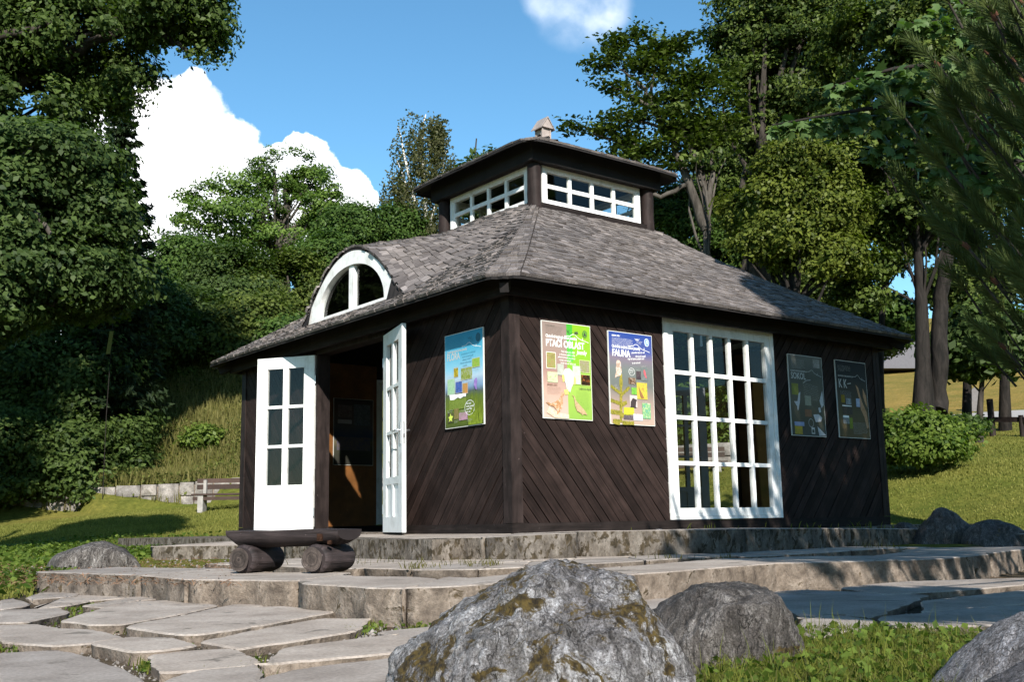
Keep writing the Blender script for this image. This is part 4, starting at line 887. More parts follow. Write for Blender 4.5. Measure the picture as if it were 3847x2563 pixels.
# ---- rocks
def rock(name,c,planes,amp=.03,sub=6,soft=14,mat='rock',seed=0,scale=(1,1,1),strata=.0,fine=.25,facets=26,**k):
    """planes: list of (direction in camera-right / towards-camera / up, distance)"""
    import bmesh
    bm=bmesh.new(); bmesh.ops.create_icosphere(bm,subdivisions=sub,radius=1); V=np.array([v.co[:] for v in bm.verts]); F=np.array([[v.index for v in f.verts] for f in bm.faces]); bm.free()
    r=Vector((RT.x,RT.y,0)).normalized(); t=Vector((-FW.x,-FW.y,0)).normalized(); B=np.array([r,t,(0,0,1)])
    D=V/np.linalg.norm(V,axis=1,keepdims=True); acc=np.zeros(len(D))
    base=[(np.array(n,float)/np.linalg.norm(n),d) for n,d in planes]; rs_=np.random.default_rng(seed+50); ex=[]
    for _ in range(facets):
        n=rs_.normal(size=3); n/=np.linalg.norm(n); r0_=min(d/max(1e-3,float(n@m)) for m,d in base); ex.append((n,r0_*rs_.uniform(.895,1.0)))
    for n,d in base+ex:
        q=np.maximum(D@n,1e-3)/d; acc+=q**soft
    rad=acc**(-1/soft); P=D*rad[:,None]*np.array(scale)
    for i in range(len(P)):
        v=Vector(P[i])+Vector((seed*7.3,0,0)); w=Vector((v.x*1.2,v.y*1.2,v.z*1.2))
        e=noise.noise(w*4)*.6+noise.noise(w*9)*.4+(1-abs(noise.noise(w*17)))*.25+noise.noise(w*34)*fine*.5+noise.noise(w*70)*fine*.3
        if strata: e+=abs(noise.noise(Vector((v.x*22+v.z*12,v.y*5,v.z*5))))*strata*4
        P[i]+=D[i]*e*amp
    Wd=P@B+np.array(c)
    return fastmesh(name,Wd,F,M_[mat],smooth=True,**k)
c=onz(2065,2500,-.36); c=at(2062,2500,2.75); c=(c.x,c.y,-.30)
rock('boulder',c,[((-.62,.1,.78),.275),((-.40,.1,.9),.290),((-.9,.15,.42),.385),((.0,0,1),.296),((.30,0,.95),.296),((.86,0,.52),.300),((.97,.1,.22),.36),((.2,.75,.62),.27),((-.35,.8,.45),.29),((.6,.75,.3),.30),((0,-1,.3),.25),((-.5,-.8,.2),.30),((.5,-.8,.2),.3),((0,0,-1),.2),((-.1,1,0),.33)],amp=.020,sub=7,mat='rock',strata=.12,fine=.9,soft=95,scale=(1.09,.95,.985),facets=44,
     label='large light grey mossy boulder at the bottom centre, the nearest stone',cat='rock')
c=at(2740,2420,3.55); c=(c.x,c.y,-.33)
rock('boulder',c,[((-1,0,.1),.25),((-.8,.2,.55),.24),((0,0,1),.215),((.2,.1,.97),.21),((.15,1,.12),.15),((1,.2,-.1),.235),((.9,0,.42),.225),((.6,.8,.1),.2),((-.6,.8,.2),.18),((0,-1,.1),.2),((0,0,-1),.2)],amp=.018,sub=6,soft=95,fine=.8,facets=36,mat='rock2',seed=3,strata=.06,
     label='brown grey boulder just behind the right side of the nearest boulder',cat='rock')
c=at(3880,2480,3.0); c=(c.x,c.y,-.375)
rock('boulder',c,[((-.72,.3,.62),.175),((-.3,.6,.75),.22),((.3,.2,.93),.29),((1,0,.2),.34),((-1,0,-.1),.28),((0,1,.1),.2),((0,-1,.2),.2),((0,0,-1),.2)],amp=.02,sub=6,mat='rock3',seed=5,
     label='dark grey slanting boulder at the right edge beside the grass',cat='rock')
c=at(3990,2600,2.45); c=(c.x,c.y,-.41)
rock('boulder',c,[((-.75,.2,.62),.20),((-.2,.5,.85),.27),((.2,.1,1),.32),((1,0,.2),.34),((-1,0,0),.3),((0,1,.1),.2),((0,-1,.2),.2),((0,0,-1),.2)],amp=.014,sub=6,mat='rock3',seed=6,
     label='smooth pale grey boulder in the bottom right corner',cat='rock')
c=at(330,2110,9.4); c=(c.x,c.y,-.22)
rock('boulder',c,[((-.8,.2,.55),.34),((-.2,.3,.9),.20),((.35,.2,.93),.27),((1,.1,.3),.50),((0,1,.3),.22),((0,-1,.3),.22),((0,0,-1),.2),((-1,0,0),.5)],amp=.030,sub=5,mat='rock2',seed=8,
     label='low grey boulder in the lawn at the left end of the terrace',cat='rock')
c=at(3545,1975,12.2); c=(c.x,c.y,-.12)
rock('boulder',c,[((-.75,.2,.65),.24),((.55,.2,.85),.25),((1,0,.3),.40),((-1,0,0),.34),((0,1,.3),.2),((0,-1,.3),.2),((0,0,-1),.2)],amp=.03,sub=5,mat='rock2',seed=9,
     label='pointed dark boulder on the lawn right of the pavilion',cat='rock',group='shaded boulders along the platform')
c=at(3740,1985,12.0); c=(c.x,c.y,-.15)
rock('boulder',c,[((-.1,.2,.97),.165),((.08,.2,.98),.175),((.8,0,.5),.42),((1,0,.3),.50),((-1,0,0),.45),((0,1,.3),.2),((0,-1,.3),.2),((0,0,-1),.2)],amp=.035,sub=5,mat='rock2',seed=10,
     label='long low dark boulder stretching from the pointed boulder to the right edge',cat='rock',group='shaded boulders along the platform')
c=at(3395,1978,12.6); c=(c.x,c.y,-.07)
rock('boulder',c,[((-.3,.2,.9),.09),((.2,.2,.97),.09),((1,0,.3),.17),((-1,0,0),.15),((0,1,.3),.15),((0,-1,.3),.15),((0,0,-1),.2)],amp=.02,sub=4,mat='rock2',seed=12,
     label='small dark boulder at the foot of the far pavilion corner',cat='rock',group='shaded boulders along the platform')
for k_,(u,v,s,lb) in enumerate(((52,2188,.055,'small pale stone on the soil at the far left end of the terrace step'),(28,2226,.035,'tiny white stone in front of the small pale stone at the far left'))):
    c=onz(u,v,-.36); rock('stone',(c.x,c.y,-.35+s*.5),[((-1,0,.3),s),((1,0,.3),s*1.1),((0,1,.3),s),((0,-1,.3),s),((0,0,1),s*.7),((0,0,-1),s)],amp=.01,sub=4,mat='rock3',seed=20+k_,label=lb,cat='stone')
c=at(2476,1977,9.35); rock('stone',(c.x,c.y,-.02),[((-1,0,.3),.13),((1,0,.3),.12),((0,1,.3),.07),((0,-1,.3),.07),((0,0,1),.032),((0,0,-1),.05)],amp=.008,sub=4,mat='rock3',seed=31,label='flat pale stone lying on the platform below the FAUNA poster',cat='stone')
# ---- marker board with a metal shoe half hidden by the boulder
t=empty('wooden_edging',onz(1690,2395,-.38),rz=0,label='short dark wooden board with a metal bracket at the left of the big boulder',cat='board')
d=Vector((RT.x,RT.y,0)).normalized(); e=Vector((FW.x,FW.y,0)).normalized()
mb=MB(); mb.obox(d*.11+Vector((0,0,.055)),d*.12,e*.02,Vector((0,0,.045))); mb.build('board',M_['beamh'],t)
mb=MB(); mb.obox(d*.0+Vector((0,0,.055)),d*.018,e*.024,Vector((0,0,.052))); mb.build('bracket',M_['zinc'],t)
mb=MB(); mb.tube([d*.0+e*-.026+Vector((0,0,.075)),d*.0+e*-.022+Vector((0,0,.075))],.004,8); mb.build('screw',M_['concrete'],t)

# ---- log bench
bd=Vector((.5,-.866,0)); bp=Vector((.866,.5,0)); bc=Vector((-2.86,-1.42,0))
t=empty('log_bench',(bc.x,bc.y,-.19),label='low dark half log bench on two round logs before the door',cat='bench')
mb=MB(); n=14; Lh=.41
def prof(s,k):
    w=.145; hh=.105
    return [(-w,0.)]+[(-w*math.cos(math.pi*q/n)*(1-.0*abs(s)),-hh*math.sin(math.pi*q/n)**.7) for q in range(1,n)]+[(w,0.)]
rows=[];ss=[-Lh,-Lh+.05,-.2,0,.2,Lh-.04,Lh]
for s in ss:
    dn=1 if abs(s)<Lh-.045 else (.86 if abs(s)<Lh-.001 else .62)
    sh=.03*(1 if s>0 else 1.6) if abs(s)>=Lh-.001 else 0
    rows.append([bd*(s) - bd*0 + bp*a + Vector((0,0,.262+b*dn+.004*math.sin(s*9))) for a,b in prof(s,0)])
m_=len(rows[0]); vs=[v for r_ in rows for v in r_]
mb.add(vs,[(i*m_+j,i*m_+j+1,(i+1)*m_+j+1,(i+1)*m_+j) for i in range(len(rows)-1) for j in range(m_-1)],0,[(v.dot(bd),v.dot(bp)+v.z) for v in vs],.5,True)
mb.add(vs,[(i*m_,(i+1)*m_,(i+1)*m_+m_-1,i*m_+m_-1) for i in range(len(rows)-1)],0,[(v.dot(bd),v.dot(bp)) for v in vs],.7)
mb.add(rows[0],[tuple(range(m_))[::-1]],0,None,.6); mb.add(rows[-1],[tuple(range(m_))],0,None,.6)
sb=mb.build('seat',M_['logwood'],t)
for s in (-.27,.26):
    mb=MB(); ps=[bd*s+bp*(-.19+.38*k/8)+Vector((0,0,.085)) for k in range(9)]; ps[0]=ps[1]-bp*.012; 
    mb.tube(ps,[.074]+[.088+.003*math.sin(k*2+s) for k in range(1,8)]+[.08],22)
    fc=bd*s-bp*.1921+Vector((0,0,.085)); u_=bd; w_=Vector((0,0,1))
    for k in range(8):                         # growth rings on the cut end
        ra,rb=.073*k/8,.073*(k+.9)/8; V=[]
        for rr_ in (ra,rb): V+=[fc+u_*math.cos(2*math.pi*i/24)*rr_*(1+.05*math.sin(i+s))+w_*math.sin(2*math.pi*i/24)*rr_ for i in range(24)]
        mb.add(V,[(i,(i+1)%24,24+(i+1)%24,24+i) for i in range(24)] if k else [tuple(range(24,48))],1,None,random.random())
    mb.build('leg',[M_['logwood'],m_wood('log_end_grain',(.030,.022,.019),(.075,.058,.050),us=30,vs=30,var=.5,kind='Object')],t)
# knot scar
mb=MB(); q=bd*.285-bp*.142+Vector((0,0,.215)); mb.obox(q,bd*.018,bp*.006,Vector((0,0,.022))); mb.obox(q+bd*.07+Vector((0,0,-.03)),bd*.012,bp*.008,Vector((0,0,.012))); mb.build('rot_hole',m_plain('rotten_wood',(.028,.014,.009),.9,.05,nv=.8,ns=60),sb)

# ---- low retaining wall of fitted stones
t=MB(); l=0.; zt=.54
while l<WLEN:
    w=random.uniform(.28,.62); z0=-.10; p=WA+WD*(l+w/2); zb=float(gz(p.x-WN.x*.3,p.y-WN.y*.3)); rows_=random.choice((1,2,2)); hs=[zt] if rows_==1 else [zt*random.uniform(.4,.6)]
    if rows_==2: hs.append(zt-hs[0])
    z=zb-.08
    for h in hs:
        hh=h+ (.08 if z<zb else 0); xo=random.uniform(-.02,.02)
        c=Vector((p.x,p.y,z+hh/2)); a=(w/2-.012); k=.03
        vs=[];
        for sy in (-1,1):
            for sx,sz in ((-1,-1),(1,-1),(1,1),(-1,1)):
                vs.append(c+Vector((WD.x,WD.y,0))*(sx*a*random.uniform(.93,1.0))+Vector((WN.x,WN.y,0))*(sy*.14+xo)+Vector((0,0,sz*(hh/2-.008)*random.uniform(.94,1))))
        fc_=[sum((vs[i] for i in range(4)),Vector())/4-Vector((WN.x,WN.y,0))*random.uniform(.01,.05)]
        t.add(vs+fc_,[(0,1,8),(1,2,8),(2,3,8),(3,0,8),(4,7,6,5),(0,4,5,1),(1,5,6,2),(2,6,7,3),(3,7,4,0)],0,None,random.random())
        z+=hh
    l+=w
wl=t.build('retaining_wall',[M_['wallstone']],label='low grey stone retaining wall between lawn and bank',cat='wall')
mb=MB(); n_=60                               # mortar core, follows the lawn
for k_ in range(n_):
    a=WA+WD*(WLEN*k_/n_); b_=WA+WD*(WLEN*(k_+1)/n_); z=min(float(gz(a.x-WN.x*.3,a.y-WN.y*.3)),float(gz(b_.x-WN.x*.3,b_.y-WN.y*.3)))
    mb.obox(((a.x+b_.x)/2+WN.x*.04,(a.y+b_.y)/2+WN.y*.04,z+.18),(WD.x*WLEN/n_*.499,WD.y*WLEN/n_*.499,0),(WN.x*.14,WN.y*.14,0),(0,0,.30))
mb.build('mortar',M_['slabside'],wl)

# ---- park benches in front of the wall
def park_bench(u,d,label,first=None):
    x,y=head(u,d); z=float(gz(x,y)); rz=math.atan2(WD.y,WD.x)
    if first is not None:
        r=first.copy(); COL.objects.link(r); r.location=(x,y,z); r['label']=label
        for ch in first.children:
            c_=ch.copy(); COL.objects.link(c_); c_.parent=r
        return r
    t=empty('park_bench',(x,y,z),rz,label=label,cat='bench',group='park benches along the stone wall')
    h=.62
    MB().box((-.95,-.05,.30),(.95,.26,.335)).build('seat',M_['benchwood'],t)
    MB().box((-.95,.30,h-.19),(.95,.33,h-.09),0,.3).box((-.95,.31,h-.06),(.95,.34,h+.03),0,.7).build('backrest',M_['benchwood'],t)
    MB().box((-.93,.0,.20),(.93,.03,.27)).build('rail',M_['benchwood'],t)
    for s in (-.82,.70):
        mb=MB(); mb.box((s,-.03,-.05),(s+.11,.22,.298)); mb.box((s+.03,.222,-.05),(s+.09,.298,h)); mb.build('leg',M_['concrete'],t)
    return t
b1=park_bench(893,22.6,'dark slatted park bench before the stone wall, left of the pavilion')
park_bench(2570,23.0,'park bench seen through the pavilion window panes',b1)
# ================================================================== VEGETATION
def leaves(name,P,size,mat,parent,nrm=None,upb=.6,aspect=.55,shade=None,spread=.5,axis=None,fold=.18,**k):
    """one mesh of folded leaf faces; P (n,3) positions"""
    n=len(P); Nn=rng.normal(size=(n,3)); Nn/=np.linalg.norm(Nn,axis=1,keepdims=True)
    if nrm is not None: Nn=Nn*.75+nrm*.8
    Nn[:,2]+=upb; Nn/=np.linalg.norm(Nn,axis=1,keepdims=True)
    A=rng.normal(size=(n,3)) if axis is None else axis+rng.normal(size=(n,3))*.35
    A-=Nn*(A*Nn).sum(1,keepdims=True); A/=np.linalg.norm(A,axis=1,keepdims=True)+1e-9; B=np.cross(Nn,A)
    s=size*(1+spread*rng.uniform(-1,1,n))[:,None]
    V=np.stack([P-A*s*.5,P+B*s*aspect*.5+Nn*s*fold*.5-A*s*.05,P+A*s*.5,P-B*s*aspect*.5+Nn*s*fold*.5-A*s*.05],1).reshape(-1,3)
    F=np.arange(n*4).reshape(-1,4)
    sh=rng.uniform(0,1,n) if shade is None else np.clip(shade+rng.uniform(-.28,.28,n),0,1)
    return fastmesh(name,V,F,mat,parent,rnd=sh,**k)
def clusters(blobs,ncl,nl,cr,flat=.45,shell=.55,droop=0,nr=1.0):
    """leaf positions grouped in flattened sprays on the outer part of ellipsoid crowns"""
    vol=np.array([b[1][0]*b[1][1]*b[1][2] for b in blobs])**.72; pr=vol/vol.sum(); P=[];NN=[];S=[];CC=[]
    idx=rng.choice(len(blobs),ncl,p=pr)
    for i in idx:
        c,r=np.array(blobs[i][0]),np.array(blobs[i][1]); d=rng.normal(size=3); d/=np.linalg.norm(d); q=(shell+(1-shell)*rng.uniform()**.6)
        q*=1+.34*noise.noise(Vector(d*2.1+c*.7)); cc=c+d*r*q
        if noise.noise(Vector(cc)*(.62/max(.25,cr*1.6)))<-.16: continue
        m=max(4,int(nl*rng.uniform(.5,1.5))); rr=cr*rng.uniform(.6,1.4)
        u=rng.normal(size=(m,3)); u/=np.linalg.norm(u,axis=1,keepdims=True); u*=rng.uniform(0,1,(m,1))**.5
        pt=cc+u*np.array([rr,rr,rr*flat]); rad=np.hypot(u[:,0],u[:,1]); pt[:,2]-=rad**2*rr*droop
        P.append(pt); NN.append(np.tile(d*nr,(m,1))+u*.5); S.append(np.full(m,rng.uniform(.15,.85))); CC.append(cc)
    return np.concatenate(P),np.concatenate(NN),np.concatenate(S),np.array(CC)
def limb(a,b,sag=.12,n=7,wob=.06):
    a=Vector(a); b=Vector(b); L_=(b-a).length; pts=[]
    w=Vector((random.uniform(-1,1),random.uniform(-1,1),random.uniform(-1,1)))*L_*wob; w2=Vector((random.uniform(-1,1),random.uniform(-1,1),random.uniform(-1,1)))*L_*wob*.6
    for i in range(n):
        t=i/(n-1); pts.append(a.lerp(b,t)+Vector((0,0,1))*L_*sag*math.sin(math.pi*t)+w*math.sin(math.pi*t)+w2*math.sin(2*math.pi*t))
    return pts
def tree(name,label,base,top,r0,blobs,ncl,nl,cr,lsize,lmat,bark,cat='tree',group=None,nlimb=26,flat=.45,shell=.55,aspect=.6,droop=0,upb=.5,trunk=None,limbs=None,extra=None,spr=.5):
    bx,by=base; bz=float(gz(bx,by)); t=empty(name,(0,0,0),label=label,cat=cat,group=group)
    t.location=(bx,by,bz); O=Vector((bx,by,bz))
    P,NN,S,CC=clusters(blobs,ncl,nl,cr,flat,shell,droop)
    if extra is not None: P=np.concatenate([P,extra[0]]); NN=np.concatenate([NN,extra[1]]); S=np.concatenate([S,extra[2]])
    leaves('crown',P-np.array(O),lsize,lmat,t,nrm=NN,upb=upb,aspect=aspect,shade=S,spread=spr)
    mb=MB(); tp=Vector(top)
    path=[Vector(p) for p in trunk] if trunk else limb(O-Vector((0,0,.3)),tp,0,9,.03)
    rr=[r0*(1-.82*(i/(len(path)-1))**.9) for i in range(len(path))]; rr[0]*=1.25
    mb.tube([p-O for p in path],rr,10)
    if limbs:
        for pts,ra,rb in limbs: 
            pts=[Vector(p) for p in pts]; fine=[]
            for i in range(len(pts)-1):
                for q in range(4): fine.append(pts[i].lerp(pts[i+1],q/4)+Vector((random.uniform(-1,1),random.uniform(-1,1),random.uniform(-1,1)))*ra*.35)
            fine.append(pts[-1]); k=len(fine); mb.tube([p-O for p in fine],[ra+(rb-ra)*i/(k-1) for i in range(k)],8)
    if len(CC):
        for i in rng.choice(len(CC),min(nlimb,len(CC)),replace=False):
            e=Vector(CC[i]); zt_=min(e.z-.15*(e-O).length*.3, tp.z*.95+O.z*.05); 
            best=min(path,key=lambda p:abs(p.z-(O.z+(zt_-O.z)*random.uniform(.55,.85)))); rl=max(.02,r0*.28*random.uniform(.5,1))
            pts=limb(best,e,.06,7,.07); mb.tube([p-O for p in pts],[rl*(1-.8*k/6) for k in range(7)],6,0,False)
    mb.build('trunk',bark,t); return t
def bl(u,v,d,ru,rv,rd=None):              # crown ellipsoid given where the photo shows it (radii in photo pixels)
    p=at(u,v,d); D=(p-C0).dot(FW); s=D/FPX; a=ru*s; return ((p.x,p.y,p.z),(( a+ (rd or a))/2,(a+(rd or a))/2,rv*s))
G_dark=m_leaf('dark_broad_leaf',(.020,.040,.010),(.105,.150,.038),.45,.3,.5)
G_dark2=m_leaf('deep_green_leaf',(.020,.040,.012),(.095,.140,.040),.42,.3,.5)
G_mid=m_leaf('mid_green_leaf',(.022,.050,.011),(.090,.145,.032),.35,.25)
G_ash=m_leaf('fresh_green_leaf',(.045,.088,.016),(.145,.215,.046),.40,.25)
G_gold=m_leaf('yellow_green_leaf',(.034,.052,.008),(.150,.175,.030),.38,.25)
G_ash2=m_leaf('olive_leaf',(.028,.050,.011),(.120,.150,.034),.36,.25)
G_bank=m_leaf('bank_herbs',(.045,.060,.014),(.150,.165,.045),.40,.15)
G_bankg=m_leaf('bank_grass_blades',(.075,.080,.022),(.23,.205,.075),.40,.1)
G_birch=m_leaf('birch_leaf',(.055,.060,.028),(.130,.130,.060),.45,.2)
G_beech=m_leaf('beech_leaf',(.018,.036,.008),(.110,.145,.030),.30,.3)
G_maple=m_leaf('maple_leaf',(.035,.075,.022),(.110,.170,.055),.35,.35,.4)
G_bush=m_leaf('shrub_leaf',(.038,.072,.010),(.140,.190,.036),.40,.25)
G_needle=m_leaf('spruce_needles',(.010,.020,.009),(.030,.046,.018),.08,.2,.6)
G_pine=m_leaf('pine_needles',(.020,.038,.010),(.110,.140,.045),.15,.3,.4)

# left: large broadleaf tree whose crown fills the upper left corner
tree('broadleaf_tree','tall dark broadleaf tree filling the upper left corner, branch reaching over the cloud',head(-750,22),at(-500,-500,22.4),.34,
  [bl(-100,60,21.0,330,330),bl(240,120,20.3,250,240),bl(520,40,20.3,200,110),bl(730,60,20.3,120,120),bl(770,150,20.3,70,85),bl(400,290,21.0,170,140),bl(90,420,21.0,260,170),bl(-300,500,21.0,300,400),bl(620,-160,20.3,260,160),bl(200,-300,21.0,500,250),bl(-650,300,20.3,380,350),bl(-480,820,20.3,320,260)],
  3900,74,.42,.100,G_dark,M_['barkdark'],nlimb=50,flat=.55,limbs=[([at(-640,900,22.1),at(-250,500,21.4),at(60,320,20.7),at(200,240,20.6),at(330,160,20.4),at(520,80,20.3),at(640,150,20.3),at(700,190,20.3)],.17,.03),([at(-600,300,22.1),at(-200,160,20.4),at(120,120,19.5),at(240,60,19.3)],.15,.04)])
tree('broadleaf_tree','dark green broadleaf tree with bluish leaves at the left edge, below the tallest crown',head(-700,14.9),at(-500,500,14.9),.25,
  [bl(120,640,14.7,300,150),bl(300,830,14.7,190,190),bl(-60,800,14.4,260,260),bl(120,1020,14.7,320,170),bl(380,1060,15.0,190,130),bl(-150,1100,14.4,260,200)],
  3000,80,.30,.080,G_dark2,M_['bark'],nlimb=36,flat=.42,limbs=[([at(-660,1200,14.9),at(-200,900,14.4),at(20,800,14.1),at(120,790,13.9),at(190,880,13.9)],.09,.03)])
# spruce with its tips against the cloud
def spruce(label,u,d,vtop,vbot,halfw,group=None,step=.30,mat=G_needle,name='spruce'):
    x,y=head(u,d); z0=float(gz(x,y)); zt=at(u,vtop,d).z; z1=max(z0,at(u,vbot,d).z); rmax=halfw*d/FPX; t=empty(name,(x,y,z0),label=label,cat='spruce',group=group)
    O=np.array((x,y,z0)); P=[];AX_=[]; mb=MB(); mb.tube([(0,0,-.3),(0,0,(zt-z0)*.5),(0,0,zt-z0)],[.17*(zt-z0)/8,.1*(zt-z0)/8,.015],8)
    z=z1
    while z<zt-.1:
        f=(zt-z)/(zt-z1); r=rmax*(f**.8)*random.uniform(.85,1.1)+.1; nb=9 if r>.8 else 6; a0=random.uniform(0,6.28)
        for k in range(nb):
            a=a0+6.283*k/nb+random.uniform(-.25,.25); rr=r*random.uniform(.7,1.12); dx,dy=math.cos(a),math.sin(a); m=int(26+rr*75)
            s=rng.uniform(.08,1,m)**.8; lat=(rng.uniform(-1,1,m))*(1.05-s)*rr*.42
            px=dx*s*rr-dy*lat; py=dy*s*rr+dx*lat; pz=(z-z0)-.30*s*rr+.22*rr*s**3-rng.uniform(0,1,m)**1.5*.22*(1-.3*s)*min(1,rr)
            P.append(np.stack([px,py,pz],1)); AX_.append(np.stack([dx-dy*np.sign(lat)*.8,dy+dx*np.sign(lat)*.8,np.full(m,-.5)],1))
            if random.random()<.6: mb.tube([(0,0,z-z0),(dx*rr*.5,dy*rr*.5,z-z0-.15*rr),(dx*rr*.93,dy*rr*.93,z-z0-.1*rr)],[.025,.015,.006],5,0,False)
        z+=step*random.uniform(.8,1.2)
    leaves('crown',np.concatenate(P),.24,mat,t,axis=np.concatenate(AX_),aspect=.30,upb=.7,spread=.4,fold=.1); mb.build('trunk',M_['barkdark'],t); return t
spruce('tall dark spruce with drooping tips in front of the white cloud',395,28,250,1500,185,step=.26)
# undergrowth and shade trees at the lower left, in front of the bank
for i,(u,v,d,ru,rv,lb) in enumerate(((60,1450,28,260,260,'dark rounded thicket above the wall at the far left'),(330,1480,28,240,280,'dark rounded thicket between the left edge and the dry grass bank'),(500,1150,31,200,210,'dark green bushy tree behind the yellow marker post'),(400,1700,27.5,150,120,'low dark shrub on the retaining wall left of the bench'),(-60,1690,27,260,170,'low dark thicket on the wall at the very left edge'),(250,1700,27.2,230,150,'low dark thicket on the wall below the marker post'),(150,1270,29,300,180,'tall dark thicket filling the gap under the left crowns'))):
    x,y=head(u,d); tree('thicket',lb,(x,y),at(u,v,d),.09,[bl(u,v,d,ru*.75,rv*.8),bl(u-ru*.5,v+rv*.4,d,ru*.5,rv*.6),bl(u+ru*.5,v+rv*.35,d,ru*.5,rv*.6),bl(u,v+rv*.6,d,ru*.8,rv*.6)],
      900 if i<3 or i==6 else 520,78,.48,.115,G_dark if i!=2 else G_dark2,M_['barkdark'],cat='bush',nlimb=12,flat=.6)
# ash against the cloud
tree('ash_tree','fresh green airy tree with rounded crown in front of the white cloud',head(1010,43),at(1030,640,43),.36,
  [bl(1080,640,43,135,75),bl(1180,690,43,100,55),bl(900,700,43,120,60),bl(760,790,43,110,95),bl(900,840,43,190,75),bl(1090,800,43,170,60),bl(720,740,43,55,50),bl(1220,790,43,90,70),bl(1060,940,43,200,70)],
  720,66,.48,.125,G_ash,M_['bark'],nlimb=40,flat=.38,shell=.7,limbs=[([at(1075,1100,43),at(1075,830,43),at(1070,700,43),at(1150,640,43)],.16,.05),([at(1075,930,43),at(960,800,43),at(820,760,43)],.14,.05),([at(1070,900,43),at(1170,800,43),at(1230,720,43)],.12,.04)])
# tall hedge of deciduous trees on top of the bank
hd=[(690,1010,36,170,150),(880,1060,35,190,170),(1080,1090,35,190,180),(1230,1010,36,150,140),(700,1210,33,200,150),(930,1240,32,200,150),(1130,1290,31,170,140)]
hl=['leftmost tree of the green belt on the bank, beside the spruce','second tree of the green belt, under the airy ash','third tree of the green belt, left of the arched dormer','tree of the green belt touching the top of the arched dormer','lower bush of the belt above the dry grass, nearest the spruce','lower bush of the belt midway between spruce and dormer','lower bush of the belt behind the left eave']
for (u,v,d,ru,rv),lb in zip(hd,hl):
    tree('belt_tree',lb,head(u,d),at(u,v-rv*.3,d),.16,[bl(u,v,d,ru*.8,rv*.85),bl(u-ru*.55,v+rv*.3,d,ru*.5,rv*.6),bl(u+ru*.5,v+rv*.25,d,ru*.55,rv*.6),bl(u,v+rv*.55,d,ru*.8,rv*.6)],1150,78,.55,.120,[G_mid,G_dark2,G_ash2,G_mid,G_dark2,G_ash2,G_mid][hd.index((u,v,d,ru,rv))],M_['barkdark'],group='trees of the green belt on the bank',nlimb=10,flat=.5,shell=.6)
for (u,v,d,ru,rv,lb) in ((1330,850,40,140,100,'rounded green tree right of the ash, left of the birch'),(1480,860,41,120,110,'rounded green tree at the foot of the birch')):
    tree('belt_tree',lb,head(u,d),at(u,v-rv*.3,d),.16,[bl(u,v,d,ru*.8,rv*.8),bl(u-ru*.5,v+rv*.3,d,ru*.5,rv*.7),bl(u+ru*.5,v+rv*.3,d,ru*.5,rv*.7),bl(u,v+rv,d,ru,rv)],850,74,.56,.125,G_mid,M_['barkdark'],group='trees of the green belt on the bank',nlimb=8,flat=.5)
# birch: hanging strands
def birch(label,u,d,blobs):
    x,y=head(u,d); z0=float(gz(x,y)); t=empty('birch_tree',(x,y,z0),label=label,cat='birch'); O=np.array((x,y,z0)); P=[];mb=MB()
    for k in range(620):
        b=blobs[rng.integers(len(blobs))]; c,r=np.array(b[0]),np.array(b[1]); q=rng.normal(size=3); q/=np.linalg.norm(q); s=c+q*r*rng.uniform(.3,1); ln=rng.uniform(.5,1.5); m=int(26*ln)+6
        tt=rng.uniform(0,1,m); sw=rng.normal(size=2)*.12; P.append(np.stack([s[0]+sw[0]*tt+rng.normal(0,.07,m),s[1]+sw[1]*tt+rng.normal(0,.07,m),s[2]-tt*ln+rng.normal(0,.05,m)],1))
    leaves('crown',np.concatenate(P)-O,.115,G_birch,t,upb=.1,aspect=.7,spread=.35)
    for (pts,ra) in (([at(u,1150,d),at(u-25,800,d),at(u-55,640,d),at(u-95,480,d)],.13),([at(u,1000,d),at(u+10,760,d),at(u-10,560,d),at(u+10,430,d)],.11),([at(u,950,d),at(u+60,740,d),at(u+90,560,d)],.08),([at(u-20,900,d),at(u-60,700,d),at(u-100,600,d)],.06)):
        pts=[Vector(p) for p in pts]; f=[]
        for i in range(len(pts)-1):
            for q in range(4): f.append(pts[i].lerp(pts[i+1],q/4)+Vector((random.uniform(-.06,.06),random.uniform(-.06,.06),0)))
        f.append(pts[-1]); mb.tube([p-Vector(O) for p in f],[ra*(1-.8*i/(len(f)-1)) for i in range(len(f))],7)
    mb.tube([(0,0,-.3),Vector(at(u,1150,d))-Vector(O)],[.17,.13],8); mb.build('trunk',M_['birch'],t)
birch('tall slender birch with white stems and hanging twigs left of the lantern',1590,41,[bl(1560,520,41,85,130),bl(1630,620,41,90,120),bl(1500,700,41,75,110),bl(1600,760,41,110,100),bl(1640,480,41,50,80),bl(1700,640,41,50,60),bl(1440,800,41,50,70),bl(1620,860,41,110,70)])
tree('slim_tree','slim dark treetop just left of the lantern roof',head(1790,34),at(1790,520,34),.12,[bl(1788,575,34,22,48),bl(1845,590,34,16,28),bl(1770,660,34,60,50),bl(1755,545,34,12,20),bl(1800,760,34,120,80)],95,40,.26,.16,G_dark2,M_['barkdark'],nlimb=6,flat=.8)
